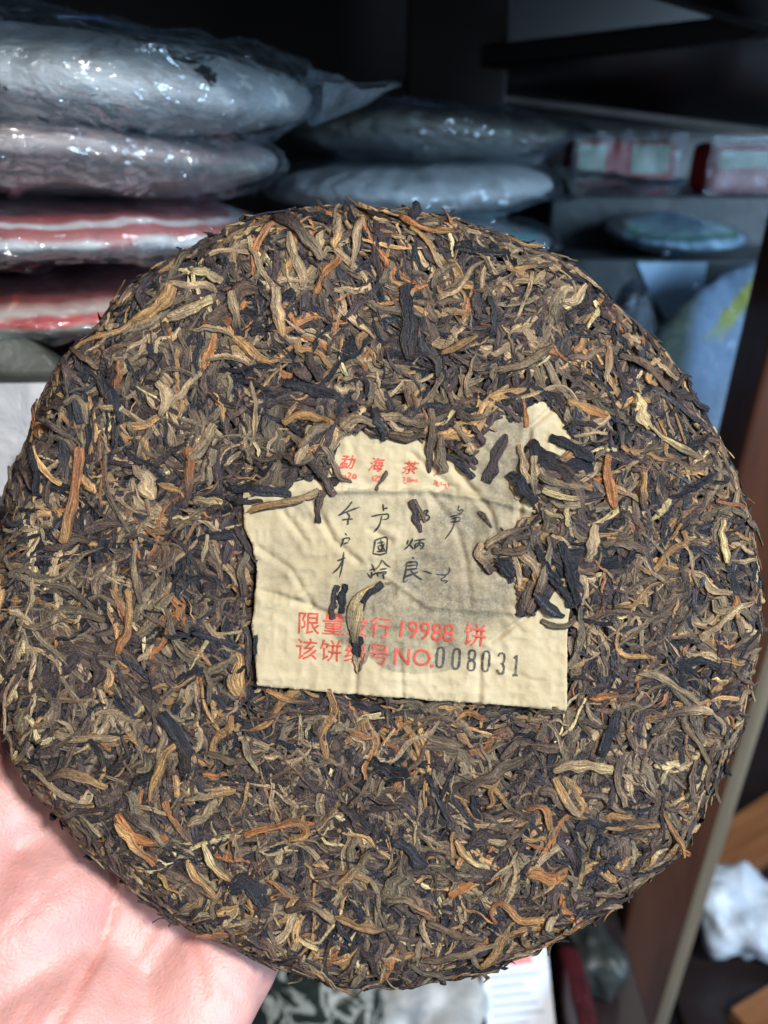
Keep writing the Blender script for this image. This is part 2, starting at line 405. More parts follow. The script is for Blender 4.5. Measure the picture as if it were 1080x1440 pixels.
m_olive = mat_wrap('dark_olive_wrapper', [(0, (0.10, 0.10, 0.085)), (0.8, (0.11, 0.11, 0.09)), (1.0, (0.13, 0.135, 0.11))], 1.0, 0.5)
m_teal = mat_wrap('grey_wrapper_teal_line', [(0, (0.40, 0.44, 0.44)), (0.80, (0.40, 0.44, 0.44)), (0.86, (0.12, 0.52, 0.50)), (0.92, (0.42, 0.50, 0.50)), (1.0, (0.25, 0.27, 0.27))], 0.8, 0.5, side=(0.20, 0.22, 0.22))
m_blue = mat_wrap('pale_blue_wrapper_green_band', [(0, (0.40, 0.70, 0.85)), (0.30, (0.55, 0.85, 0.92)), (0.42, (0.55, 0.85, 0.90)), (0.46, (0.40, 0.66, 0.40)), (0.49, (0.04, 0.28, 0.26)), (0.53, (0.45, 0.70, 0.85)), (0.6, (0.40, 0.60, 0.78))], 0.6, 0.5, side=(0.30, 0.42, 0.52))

def upright_mat():
    t = NT('white_blue_wrapper_yellow_print'); co = t.coord()
    sp = t.add('ShaderNodeSeparateXYZ'); t.l(co, sp.inputs[0])
    n = t.noise(70, co, 5, 0.7)
    # yellow-green leafy print running beside the label sheet
    d = t.math('ABSOLUTE', t.math('ADD', t.math('ADD', sp.outputs[0], t.mul(sp.outputs[1], -0.55)), 0.078))
    f = t.ramp(t.math('ADD', t.mul(d, 95), t.mul(t.math('SUBTRACT', n, 0.5), 1.6)), [(0.45, (1,)*3), (0.75, (0,)*3)])
    f = t.math('MULTIPLY', f, t.ramp(t.math('MULTIPLY', sp.outputs[1], 10), [(0.36, (0,)*3), (0.55, (1,)*3)]))
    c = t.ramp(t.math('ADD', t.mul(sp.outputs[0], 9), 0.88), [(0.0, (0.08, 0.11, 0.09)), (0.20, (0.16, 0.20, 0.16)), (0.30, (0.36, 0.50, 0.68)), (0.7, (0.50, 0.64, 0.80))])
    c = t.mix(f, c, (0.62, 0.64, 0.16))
    t.l(c, t.b.inputs['Base Color']); t.bump(n, 0.6, 0.004)
    t.b.inputs['Roughness'].default_value = 0.5
    return t.m
m_upright = upright_mat()

# left stack (top to bottom)
Z = CAM.z
wrapped_cake((-0.130, 0.40, Z+0.0195), 0.101, 0.040, m_white_fleck, 'grey white wrapped tea cake flecked with black torn print, topmost of the stack', 1,
             rot=(0.05, 0.05, 0.6), puff=0.006, ridge=0.008, tail=(pixY(430, 118, .40), pixY(562, 97, .41), 0.050, 0.0015), sag=0.002)
wrapped_cake((-0.150, 0.40, Z-0.0125), 0.101, 0.033, m_brown_red, 'grey brown wrapped tea cake with thin red lines, second from the stack top', 2, rot=(0.03, 0.05, 1.6), puff=0.004, ridge=0.007)
wrapped_cake((-0.158, 0.40, Z-0.0405), 0.101, 0.026, m_red_white, 'white wrapped tea cake with broad red bands, third from the stack top', 3, rot=(0.03, 0.0, 2.2), puff=0.003, ridge=0.005)
wrapped_cake((-0.168, 0.40, Z-0.069), 0.101, 0.024, m_red_cream, 'cream wrapped tea cake with a crisp red stripe, fourth from the stack top', 4, rot=(0.03, 0.0, 0.4), puff=0.0025, ridge=0.004)
wrapped_cake((-0.165, 0.42, Z-0.103), 0.100, 0.028, m_red_cream, 'shaded red and cream wrapped tea cake at the bottom of the stack', 6, rot=(0, 0, 0.9), puff=0.003, ridge=0.004)
# middle stack
wrapped_cake((0.025, 0.57, Z-0.001), 0.098, 0.028, m_olive, 'dark olive wrapped tea cake on top of the grey wrapped one', 7, rot=(0.0, 0.03, 0.3), puff=0.005, ridge=0.007,
             tail=(pixY(735, 190, .57), pixY(832, 172, .58), 0.045, 0.02))
wrapped_cake((0.015, 0.56, Z-0.033), 0.100, 0.031, m_grey, 'plain grey white wrapped tea cake between dark olive and teal ones', 8, rot=(0.0, 0.0, 1.1), puff=0.004, ridge=0.006,
             tail=(pixY(770, 255, .56), pixY(945, 248, .57), 0.055, 0.03))
wrapped_cake((0.020, 0.57, Z-0.068), 0.100, 0.030, m_teal, 'dark grey wrapped tea cake with a teal line under the plain grey one', 9, rot=(0, 0, 0.2), puff=0.004, ridge=0.006)
wrapped_cake((0.030, 0.57, Z-0.105), 0.100, 0.030, m_olive, 'dark wrapped tea cake at the foot of the grey stack', 10, rot=(0, 0, 0.2), puff=0.004, ridge=0.006)

# right-hand compartment
m_card = mat_plain('dark_carton', (0.03, 0.04, 0.045), (0.06, 0.072, 0.08), 30, 0.4)
def carton(lo, hi, label):
    b = box('storage_carton', lo, hi, m_card, None, 0.003); tag(b, label, 'carton'); return b
c1 = carton((0.150, 0.650, Z-0.2949), (0.42, 0.735, Z-0.094), 'low dark carton carrying the pale blue wrapped cake')
m_bl = mat_plain('pale_blue_paper', (0.36, 0.56, 0.76), (0.48, 0.68, 0.86), 30, 0.6)
bm = bmesh.new()
vs = [bm.verts.new(p) for p in ((0.205, .6490, Z-.096), (0.262, .6490, Z-.096), (0.262, .6490, Z-.128), (0.236, .6490, Z-.142), (0.218, .6490, Z-.118))]
bm.faces.new(vs); r = bmesh.ops.extrude_face_region(bm, geom=bm.faces[:]); bmesh.ops.translate(bm, verts=[v for v in r['geom'] if isinstance(v, bmesh.types.BMVert)], vec=(0, -.001, 0))
bmesh.ops.recalc_face_normals(bm, faces=bm.faces)
me = bpy.data.meshes.new('paper_label'); bm.to_mesh(me); bm.free(); link('paper_label', me, m_bl, c1)
carton((0.150, 0.74, Z-0.2949), (0.50, 0.93, Z-0.052), 'taller dark carton carrying the red packets')
wrapped_cake((0.247, 0.690, Z-0.0790), 0.058, 0.020, m_blue, 'small pale blue wrapped tea cake with a green edge band', 12, rot=(0.10, 0, 0.3), puff=0.003, ridge=0.005)
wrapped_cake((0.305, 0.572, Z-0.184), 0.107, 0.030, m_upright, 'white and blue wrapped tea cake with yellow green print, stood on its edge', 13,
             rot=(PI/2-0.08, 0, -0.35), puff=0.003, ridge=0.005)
m_dkbrown = mat_wrap('dark_brown_wrapper', [(0, (0.045, 0.032, 0.022)), (1.0, (0.035, 0.026, 0.018))], 0.6, 0.5)
wrapped_cake((0.168, 0.535, Z-0.192), 0.098, 0.026, m_dkbrown, 'dark brown wrapped tea cake stood on its edge beside the grey stack', 15, rot=(PI/2, 0, 1.05), puff=0.002, ridge=0.003, plastic=M_PLASTIC_DARK)

m_redp = mat_plain('red_packet_paper', (0.36, 0.020, 0.024), (0.46, 0.035, 0.035), 30, 0.35)
m_cream = mat_plain('cream_label', (0.34, 0.42, 0.34), (0.46, 0.52, 0.40), 90, 0.5)
m_pink = mat_plain('pink_packet_paper', (0.40, 0.08, 0.09), (0.50, 0.14, 0.14), 30, 0.4)
def red_packet(lo, hi, labels, label, mat):
    x0, y0, z0 = lo; x1, y1, z1 = hi
    e = empty('tea_packet', ((x0+x1)/2, y0, z0)); tag(e, label, 'packet', 'red packets at the back of the shelf')
    mi = Matrix.Translation((-(x0+x1)/2, -y0, -z0))
    b = box('packet_body', lo, hi, mat, e, 0.008); b.matrix_parent_inverse = mi
    for (a, c, d, f) in labels:
        q = box('cream_label', (x0+a*(x1-x0), y0-.0015, z0+d*(z1-z0)), (x0+c*(x1-x0), y0-.0003, z0+f*(z1-z0)), m_cream, e, 0.0003); q.matrix_parent_inverse = mi
    gm = [Vector((x0-.004+(x1-x0+.008)*i/40, y0-.006-.004*mn.ridged_multi_fractal(Vector((i*.12, j*.16, x0*30)), .9, 2, 3, .8, 1.5), z0+.0005+(z1-z0+.006)*j/20)) for j in range(21) for i in range(41)]
    q = link('plastic_film', quads_mesh('plastic_film', gm, grid_faces(21, 41), False), M_FILM, e); q.matrix_parent_inverse = mi
red_packet((0.168, 0.745, Z-0.052), (0.258, 0.80, Z-0.008), [(.03, .30, .28, .92), (.56, .92, .40, .92)], 'red packet with two cream labels on the tall carton', m_redp)
red_packet((0.288, 0.745, Z-0.052), (0.42, 0.80, Z-0.010), [(.05, .45, .52, .85)], 'pinkish red packet with one cream label on the tall carton', m_pink)

# lower shelf, glimpsed below the held cake
ZS = 0.860
def pillow(name, loc, sx, sy, sz, rz, mat, seed, amp=0.006, parent=None, rot=None):
    V = []; n, m = 72, 30; off = Vector((seed, seed*.7, 0))
    for i in range(m):
        a = PI*i/(m-1)
        for j in range(n):
            ph = 2*PI*j/n
            c, s_ = math.cos(ph), math.sin(ph); q = (abs(c)**5+abs(s_)**5)**(-1/5)
            rr = math.sin(a)**0.5; z = math.copysign(abs(math.cos(a))**0.9, math.cos(a))
            p = Vector((q*c*rr*sx, q*s_*rr*sy, z*sz))
            p += Vector((c*rr, s_*rr, z)).normalized()*(amp*fb(p+off, 20) + amp*0.8*(mn.ridged_multi_fractal((p+off)*14, .9, 2., 3, .8, 1.5)-1.2))
            p.z = max(p.z, -sz)
            V.append(p)
    o = link(name, quads_mesh(name, V, grid_faces(m, n, True)), mat, parent); o.location = loc; o.rotation_euler = rot or (0, 0, rz)
    return o
def camo():
    t = NT('dark_foil_grey_swirls'); co = t.coord(); n = t.noise(30, co, 2, 0.5, 2.5)
    t.l(t.ramp(n, [(0.50, (0.012, 0.018, 0.016)), (0.53, (0.20, 0.21, 0.19)), (0.60, (0.28, 0.29, 0.26)), (0.63, (0.012, 0.018, 0.016))]), t.b.inputs['Base Color'])
    t.b.inputs['Roughness'].default_value = 0.35; t.bump(t.noise(50, co, 4), .5, .004); return t.m
tag(pillow('foil_pouch', (-0.075, 0.352, ZS+0.022), 0.075, 0.060, 0.023, 0.2, camo(), 3), 'dark green foil pouch with grey swirls on the lower shelf', 'pouch')
m_cr = mat_plain('grey_white_wrap', (0.22, 0.24, 0.26), (0.48, 0.48, 0.46), 45, 0.45, 0.8)
tag(pillow('paper_packet', (0.036, 0.365, ZS+0.020), 0.045, 0.060, 0.021, -0.1, m_cr, 8, 0.009), 'crumpled grey white packet beside the dark foil pouch', 'packet')
e = empty('label_card', (0.098, 0.365, ZS)); tag(e, 'white card with a small red heading and grey lines of print', 'card')
m_wcard = mat_plain('white_card', (0.62, 0.66, 0.72), (0.70, 0.73, 0.78), 20, 0.4, 0.05)
m_gline = mat_plain('grey_print', (0.34, 0.36, 0.42), (0.40, 0.42, 0.48), 200, 0.6, 0.05)
m_rline = mat_plain('red_print', (0.70, 0.16, 0.13), (0.78, 0.30, 0.24), 300, 0.6, 0.05)
e.rotation_euler = (-0.72, 0.0, 0.10); e.location = (0.101, 0.325, ZS+0.0005)
box('card_sheet', (-0.026, 0, 0), (0.024, 0.0012, 0.080), m_wcard, e, 0.0004)
box('red_heading', (-0.006, -0.0003, 0.052), (0.012, 0.0003, 0.058), m_rline, e, 0)
for k in range(7): box('print_line', (-0.021, -0.0003, 0.0445-0.0062*k), (0.017-0.004*((k*3) % 4), 0.0003, 0.0462-0.0062*k), m_gline, e, 0)
m_dred = mat_plain('dark_red_lacquer', (0.03, 0.004, 0.007), (0.06, 0.008, 0.012), 40, 0.4)
tag(pillow('red_pouch', (0.140, 0.335, ZS+0.020), 0.011, 0.050, 0.021, 0, m_dred, 12, 0.003), 'small dark red pouch beside the white card', 'pouch')
m_dbag = mat_plain('dark_grey_bag', (0.010, 0.013, 0.012), (0.03, 0.036, 0.034), 25, 0.5, 0.8)
tag(pillow('dark_bag', (0.158, 0.395, ZS+0.024), 0.026, 0.045, 0.025, 0.1, m_dbag, 14, 0.010), 'dark crumpled bag on the lower shelf behind the red pouch', 'bag')
tag(pillow('blue_packet', (0.178, 0.475, ZS+0.030), 0.022, 0.035, 0.031, 0.1, m_bl, 15, 0.004), 'pale blue packet on the lower shelf behind the dark bag', 'packet')
m_bag = mat_plain('blue_white_bag', (0.42, 0.50, 0.60), (0.58, 0.64, 0.70), 30, 0.4, 0.6)
tag(pillow('white_bag', (0.366, 0.530, .68+0.042), 0.052, 0.050, 0.043, 0.1, m_bag, 17, 0.012), 'blue white crumpled bag beyond the shelf post', 'bag')
b = box('wooden_plank', (-0.16, -0.03, 0), (0.16, 0.03, 0.020), M_WOODO, None, 0.002); b.location = (0.455, 0.66, .68); b.rotation_euler = (0, 0, 0.55)
tag(b, 'orange brown wooden plank lying behind the blue white bag', 'plank')
b = box('wooden_block', (-0.06, -0.022, 0), (0.06, 0.022, 0.018), M_WOODO, None, 0.002); b.location = (0.395, 0.455, .68); b.rotation_euler = (0, 0, 0.45)
tag(b, 'orange brown wooden block lying in front of the blue white bag', 'block')

# packet at the left of the held cake
def prism(name, pts, D, th, mat, parent, bev, bow=0.0):
    bm = bmesh.new(); vs = [bm.verts.new(pixD(x, y, D)) for x, y in pts]; f = bm.faces.new(vs)
    r = bmesh.ops.extrude_face_region(bm, geom=[f]); bmesh.ops.translate(bm, verts=[v for v in r['geom'] if isinstance(v, bmesh.types.BMVert)], vec=FWD*th)
    bmesh.ops.recalc_face_normals(bm, faces=bm.faces)
    bmesh.ops.bevel(bm, geom=bm.edges[:], offset=bev, segments=3, affect='EDGES', profile=0.5)
    me = bpy.data.meshes.new(name); bm.to_mesh(me); bm.free()
    for p in me.polygons: p.use_smooth = True
    return link(name, me, mat, parent)
e = empty('paper_parcel', pixD(-40, 760, .31)); mi = Matrix.Translation(-e.location)
tag(e, 'white paper parcel with a dark green folded top, left of the held cake', 'parcel')
m_wp = mat_plain('white_parcel_paper', (0.27, 0.30, 0.34), (0.42, 0.44, 0.47), 45, 0.4, 1.0)
m_dg = mat_plain('dark_green_foil', (0.035, 0.042, 0.038), (0.075, 0.085, 0.075), 50, 0.35, 0.6)
o = prism('parcel_body', [(-150, 528), (76, 530), (73, 575), (45, 625), (15, 655), (5, 760), (-150, 800)], .31, .018, m_wp, e, .003); o.matrix_parent_inverse = mi
o = prism('folded_top', [(-150, 415), (-10, 450), (50, 482), (92, 520), (80, 534), (-150, 536)], .306, .020, m_dg, e, .003); o.matrix_parent_inverse = mi

# ================================================================== HAND
def build_hand():
    # hand frame in mm: +y along the fingers, +x towards the little finger, +z out of the palm
    bm = bmesh.new()
    def ball(c, r, s=(1, 1, 1), rot=None):
        m = Matrix.Translation(c)
        if rot: m = m @ Matrix.Rotation(rot, 4, 'Z')
        bmesh.ops.create_icosphere(bm, subdivisions=3, radius=1.0, matrix=m @ Matrix.Diagonal((r*s[0], r*s[1], r*s[2], 1)))
    def limb(pts, steps=10):
        for (a, ra), (b, rb) in zip(pts[:-1], pts[1:]):
            for k in range(steps+1):
                u = k/steps; ball(Vector(a).lerp(Vector(b), u), ra+(rb-ra)*u)
    # palm slab
    for x in np.linspace(-31, 31, 9):
        for y in np.linspace(-38, 36, 10):
            w = 1-0.12*max(0, -y/38)
            ball((x*w, y, -12 - 0.0025*x*x*0), 12.5)
    ball((-27, -22, -3), 1, (19, 34, 13), -0.35)       # thenar mound
    ball((27, -18, -4), 1, (16, 38, 12), 0.08)         # hypothenar mound
    for x, y in ((-29, 34), (-9, 38), (11, 36), (30, 29)): ball((x, y, -6), 1, (11, 12, 9))
    for x, y, L, r, s in ((-30, 40, 70, 9.3, -.06), (-10, 44, 78, 9.5, -.01), (11, 42, 72, 9.2, .05), (31, 34, 56, 8.2, .13)):
        d = Vector((math.sin(s), math.cos(s), 0)); p0 = Vector((x, y, -9))
        limb([(p0, r*1.05), (p0+d*L*.42+Vector((0, 0, .20*L)), r), (p0+d*L*.70+Vector((0, 0, .40*L)), r*.93), (p0+d*L*.92+Vector((0, 0, .57*L)), r*.78)], 12)
    limb([((-34, -24, -8), 15), ((-58, 6, -3), 11.5), ((-74, 34, -1), 10.2), ((-80, 58, 2), 7.8)], 12)   # thumb
    for p in ((-42, 12, -9), (-40, 22, -10), (-48, 4, -7), (-50, 16, -9)): ball(p, 12)
    limb([((0, -34, -16), 31), ((0, -64, -17), 28), ((-4, -190, -19), 34)], 12)            # wrist and forearm
    me = bpy.data.meshes.new('hand'); bm.to_mesh(me); bm.free()
    o = bpy.data.objects.new('hand', me); COL.objects.link(o)
    r = o.modifiers.new('r', 'REMESH'); r.mode = 'VOXEL'; r.voxel_size = 1.5; r.use_smooth_shade = True
    sm = o.modifiers.new('s', 'SMOOTH'); sm.factor = 0.5; sm.iterations = 24
    dg = bpy.context.evaluated_depsgraph_get(); ev = o.evaluated_get(dg)
    me2 = bpy.data.meshes.new_from_object(ev); o.modifiers.clear(); o.data = me2
    # pose
    ax_y = (RIGHT*math.sin(HAND_ROLL) + UP*math.cos(HAND_ROLL))
    ax_y = (ax_y*math.cos(HAND_TILT) + FWD*math.sin(HAND_TILT)).normalized()      # fingers lean away from the lens
    ax_x = (RIGHT*math.cos(HAND_ROLL) - UP*math.sin(HAND_ROLL)).normalized()
    ax_z = ax_x.cross(ax_y).normalized()
    rot = Matrix((ax_x, ax_y, ax_z)).transposed().to_4x4()
    o.matrix_world = Matrix.Translation(pixD(*HAND_AT)) @ rot
    n = len(me2.vertices); co = np.empty(n*3); me2.vertices.foreach_get('co', co); co = co.reshape(-1, 3)
    nm = np.empty(n*3); me2.vertex_normals.foreach_get('vector', nm); nm = nm.reshape(-1, 3)
    co *= 0.001
    # palm lines, as polylines on the palm (mm)
    lines = [([(-38, 26), (-18, 18), (-6, 2), (-2, -20), (-6, -44)], 1.5, .9),
             ([(-38, 27), (-14, 22), (8, 10), (26, -6)], .9, .9),
             ([(38, 20), (18, 24), (-2, 34), (-14, 44)], .9, .9),
             ([(6, -40), (5, -10), (7, 16)], .35, 1.2), ([(14, -44), (16, -20)], .3, 1.0), ([(-20, 6), (-26, -16)], .3, 1.0),
             ([(20, 12), (30, 4)], .3, .8), ([(22, 0), (36, -4)], .25, .8), ([(-8, -10), (8, -16)], .25, .8), ([(-34, -6), (-24, -30)], .25, .9), ([(-10, -30), (-30, -44)], .25, .9)]
    rl = random.Random(5)
    for _ in range(46):
        x0, y0 = rl.uniform(-38, 38), rl.uniform(-52, 30); a_ = rl.choice((1.2, 1.9, 2.6, .5))+rl.uniform(-.3, .3); L_ = rl.uniform(5, 16)
        lines.append(([(x0, y0), (x0+L_*.5*math.cos(a_), y0+L_*.5*math.sin(a_)), (x0+L_*math.cos(a_+.25), y0+L_*math.sin(a_+.25))], rl.uniform(.05, .15), rl.uniform(.6, .9)))
    xy = co[:, :2]*1000; front = np.clip(nm[:, 2]*2, 0, 1); red = np.zeros(n)
    wob = vnoise2(xy[:, 0]*.25, xy[:, 1]*.25, 3)*.9
    for pts, depth, wid in lines:
        pts = np.array(pts, float)
        # smooth
        for _ in range(3):
            q = np.empty((len(pts)*2-2, 2)); q[0::2] = pts[:-1]*.75+pts[1:]*.25; q[1::2] = pts[:-1]*.25+pts[1:]*.75
            pts = np.vstack([pts[:1], q, pts[-1:]])
        dmin = np.full(n, 1e9)
        for a, b in zip(pts[:-1], pts[1:]):
            ab = b-a; t = np.clip(((xy-a)@ab)/max(ab@ab, 1e-9), 0, 1)
            dmin = np.minimum(dmin, np.hypot(*(xy-(a+t[:, None]*ab)).T))
        dmin = np.abs(dmin+wob*.3)
        g = np.exp(-(dmin/wid)**2)*front
        sh = np.exp(-((dmin-2.6)/1.6)**2)*front
        co -= nm*((g*depth - sh*depth*.12)[:, None]*0.001); red = np.maximum(red, g*min(1, depth)*.5)
    lump = vnoise2(xy[:, 0]*.09, xy[:, 1]*.09, 5)*.5+vnoise2(xy[:, 0]*.22, xy[:, 1]*.22, 6)*.22
    co += nm*(lump*front*0.0004)[:, None]
    me2.vertices.foreach_set('co', co.ravel().astype(np.float32)); me2.update()
    attr(me2, 'red', 'FLOAT', red)
    me2.materials.clear(); me2.materials.append(M_SKIN)
    tag(o, 'open pale pink palm and fingers holding the tea cake from behind', 'hand')
    return o
HAND_ROLL = math.radians(30); HAND_TILT = math.radians(30)
HAND_AT = (188, 1296, 0.2075)
build_hand()

# ================================================================== THE TEA CAKE
D_EQ = 0.205                      # axial depth of the cake's widest ring
RF, RA, TH = 88.0, 13.0, 26.0     # flat radius, rim arc radius (mm)
CX, CY = 533.0, 838.0
cake = empty('tea_cake')
tag(cake, 'round pressed tea cake of twisted dark and golden leaves with a paper ticket', 'tea cake')
cake.matrix_world = Matrix.Translation(pixD(CX, CY, D_EQ)) @ Matrix((RIGHT, UP, -FWD)).transposed().to_4x4()
MW = cake.matrix_world.copy()
KF = (D_EQ-RA*0.001-0.0015)/FPX*1000      # mm per photo pixel on the face
def P2(px, py):                            # photo pixel -> flat face coordinates (mm)
    cx = (CX-540)/FPX*D_EQ*1000; cy = (720-CY)/FPX*D_EQ*1000
    return ((px-540)*KF-cx, (720-py)*KF-cy)
# outline radius by direction (degrees, counter-clockwise from +x), relative to the mean
OUT = [(0, 534), (20, 528), (31, 526), (43, 527), (56, 537), (72, 539), (90, 548), (101, 556), (111, 561), (122, 556), (128, 556), (137, 549), (144, 556), (154, 540), (170, 540), (185, 545), (197, 549), (207, 554), (217, 540),
       (227, 532), (247, 533), (256, 539), (270, 546), (288, 538), (300, 538), (311, 541), (320, 556), (330, 540), (343, 532), (353, 533), (360, 534)]
oa = np.radians([a for a, _ in OUT]); orr = np.array([r for _, r in OUT])/540.0
def surf(x, y):
    """flat coords -> point and normal on the cake (mm)"""
    rho = np.hypot(x, y); ph = np.arctan2(y, x) % (2*PI)
    s = np.interp(ph, oa, orr)
    s = 1+(s-1)*np.clip(rho/90, 0, 1)**2
    a = np.clip((rho-RF)/RA, 0, PI*0.95)
    rr = np.where(rho <= RF, rho, RF+RA*np.sin(a))*s
    zz = np.where(rho <= RF, RA, RA*np.cos(a)) + np.where(rho <= RF, 1.6*(1-(rho/RF)**2), 0)
    nr = np.sin(a); nz = np.cos(a)
    c, sn = np.cos(ph), np.sin(ph)
    und = 0.7*vnoise2(x/16, y/16, 21)+0.5*vnoise2(x/7, y/7, 22)
    P = np.stack([rr*c, rr*sn, zz], -1); N = np.stack([nr*c, nr*sn, nz], -1)
    return P + N*und[..., None], N

# core
ang = np.linspace(0, 2*PI, 181)[:-1]
rhos = np.concatenate([np.linspace(0.01, RF, 40), RF+RA*np.linspace(0.05, PI*0.95, 22)])
X = rhos[:, None]*np.cos(ang)[None]; Y = rhos[:, None]*np.sin(ang)[None]
P, N = surf(X, Y); P = P - N*1.2
ring = P[-1].copy(); back = [ring*np.array([f, f, 1]) + np.array([0, 0, -0.6])*(1-f) for f in np.linspace(.94, 0.001, 16)]
V = np.concatenate([P.reshape(-1, 3), np.concatenate(back)])*0.001
o = link('pressed_core', quads_mesh('pressed_core', V, grid_faces(len(rhos)+16, 180, True)), M_CORE, cake)

# ---- ticket
TK = [(363, 962), (440, 969), (505, 974), (600, 982), (680, 987), (795, 997), (797, 940), (799, 880), (800, 832), (822, 760), (818, 640), (838, 600), (800, 548), (735, 548), (600, 575), (480, 590), (420, 640), (344, 692), (345, 745), (357, 768), (363, 800), (360, 850), (356, 880), (361, 920)]
# region of the ticket not covered by the loose leaves
TV = [(363, 962), (795, 997), (799, 880), (797, 838), (778, 825), (752, 868), (726, 866), (722, 830), (706, 812), (690, 800), (668, 776), (690, 752), (735, 732), (760, 712), (722, 700), (717, 680), (730, 655), (722, 620),
      (740, 612), (780, 640), (808, 630), (790, 612), (802, 600), (785, 570), (745, 566), (728, 600), (700, 590), (690, 610), (668, 640), (668, 668), (648, 655), (640, 640), (598, 628), (580, 615), (540, 622), (505, 608), (478, 620), (466, 645), (470, 675), (480, 682),
      (468, 700), (440, 672), (400, 690), (345, 704), (345, 745), (357, 768), (363, 800), (358, 860), (361, 920)]
def inpoly(x, y, poly):
    poly = np.asarray(poly); ins = np.zeros(np.shape(x), bool); j = len(poly)-1
    for i in range(len(poly)):
        xi, yi = poly[i]; xj, yj = poly[j]
        with np.errstate(divide='ignore', invalid='ignore'):
            c = ((yi > y) != (yj > y)) & (x < (xj-xi)*(y-yi)/(yj-yi+1e-12)+xi)
        ins ^= c; j = i
    return ins
def segdist(x, y, pts):
    d = np.full(np.shape(x), 1e9)
    for (ax, ay), (bx, by) in zip(pts[:-1], pts[1:]):
        l2 = (bx-ax)**2+(by-ay)**2+1e-9; t = np.clip(((x-ax)*(bx-ax)+(y-ay)*(by-ay))/l2, 0, 1)
        d = np.minimum(d, np.hypot(x-ax-t*(bx-ax), y-ay-t*(by-ay)))
    return d
TKm = [P2(*p) for p in TK]; TVm = [P2(*p) for p in TV]
KI = 1/KF
def pxy(x, y):      # flat mm -> photo pixel (for laying out creases and stains)
    cx = (CX-540)/FPX*D_EQ*1000; cy = (720-CY)/FPX*D_EQ*1000
    return (x+cx)*KI+540, 720-(y+cy)*KI
CREASE = [([(500, 972), (503, 900)], .35), ([(560, 905), (566, 978)], .3), ([(675, 910), (672, 985)], .3), ([(470, 690), (600, 690), (680, 700), (760, 720)], -.5), ([(438, 700), (470, 760), (505, 790)], .45), ([(520, 745), (550, 760)], .4), ([(640, 660), (690, 720), (700, 760)], .5),
          ([(600, 690), (640, 740), (655, 790)], .35), ([(370, 830), (420, 845), (480, 870)], .4), ([(365, 770), (410, 800), (440, 850)], .35), ([(530, 800), (600, 850), (720, 860)], -.35), ([(655, 800), (660, 850)], .3), ([(400, 720), (430, 760)], .3), ([(730, 730), (745, 600), (780, 570)], .6), ([(690, 900), (745, 862)], .5), ([(580, 640), (640, 690)], .4)]
IMPR = []
ri = random.Random(9)
for _ in range(46):
    ax, ay = P2(ri.uniform(350, 800), ri.uniform(600, 985)); a_ = ri.uniform(0, PI); L_ = ri.uniform(4, 12)
    IMPR.append((ax, ay, ax+L_*math.cos(a_), ay+L_*math.sin(a_), ri.choice((-.25, .3, .4)), ri.uniform(.7, 1.5)))
def ticket_h(x, y):
    px, py = pxy(x, y)
    h = 1.35 + 0.33*vnoise2(x/9, y/9, 31) + 0.20*vnoise2(x/4.3+3, y/4.3, 32) + 0.20*(1-2*np.abs(vnoise2(x/3.4, y/3.4+9, 33))) + 0.10*(1-2*np.abs(vnoise2(x/1.9+5, y/1.9, 35))) + 0.05*vnoise2(x/1.3, y/1.3, 34)
    for pts, dpt in CREASE:
        d = segdist(px, py, pts); h = h - dpt*np.exp(-(d/4.0)**2)*1.15 + dpt*.45*np.exp(-((d-9)/5)**2)
    for ax, ay, bx, by, am, wd in IMPR:
        l2 = (bx-ax)**2+(by-ay)**2; t = np.clip(((x-ax)*(bx-ax)+(y-ay)*(by-ay))/l2, 0, 1)
        h = h + am*np.exp(-(((x-ax-t*(bx-ax))**2+(y-ay-t*(by-ay))**2)/wd**2))
    low = np.clip((py-900)/90, 0, 1)
    return h + 0.35*low
gx = np.linspace(min(p[0] for p in TKm)-.5, max(p[0] for p in TKm)+.5, 260); gy = np.linspace(min(p[1] for p in TKm)-.5, max(p[1] for p in TKm)+.5, 250)
GX, GY = np.meshgrid(gx, gy)
wx = GX+0.25*vnoise2(GX*1.2, GY*1.2, 41); wy = GY+0.25*vnoise2(GX*1.2, GY*1.2, 42)
ins = inpoly(wx, wy, TKm)
def snap(GX, GY, ins):
    F = grid_faces(250, 260); F = F[ins.ravel()[F].all(1)]
    cnt = np.zeros(GX.size, int); np.add.at(cnt, F.ravel(), 1)
    bi = np.where((cnt > 0) & (cnt < 4))[0]; x = GX.ravel()[bi]; y = GY.ravel()[bi]
    bd = np.full(len(bi), 1e9); bx = x.copy(); by = y.copy(); pp = TKm+TKm[:1]
    for (ax, ay), (cx, cy) in zip(pp[:-1], pp[1:]):
        l2 = (cx-ax)**2+(cy-ay)**2; t = np.clip(((x-ax)*(cx-ax)+(y-ay)*(cy-ay))/l2, 0, 1); qx = ax+t*(cx-ax); qy = ay+t*(cy-ay)
        d = np.hypot(x-qx, y-qy); m = d < bd; bd[m] = d[m]; bx[m] = qx[m]; by[m] = qy[m]
    n1 = .14*vnoise2(bx*.5, by*.5, 43)+.10*vnoise2(bx*1.6, by*1.6, 44); GX.ravel()[bi] = bx+n1; GY.ravel()[bi] = by+n1
snap(GX, GY, ins)
P, N = surf(GX, GY)
H = ticket_h(GX, GY)
und = 0.7*vnoise2(GX/16, GY/16, 21)+0.5*vnoise2(GX/7, GY/7, 22)
T3 = P + N*(H-0.6*und)[..., None]
def tk3(x, y, dh):
    x = np.asarray(x); y = np.asarray(y)
    P, N = surf(x, y); u = 0.7*vnoise2(x/16, y/16, 21)+0.5*vnoise2(x/7, y/7, 22)
    return P + N*(ticket_h(x, y)-0.6*u+dh)[..., None]
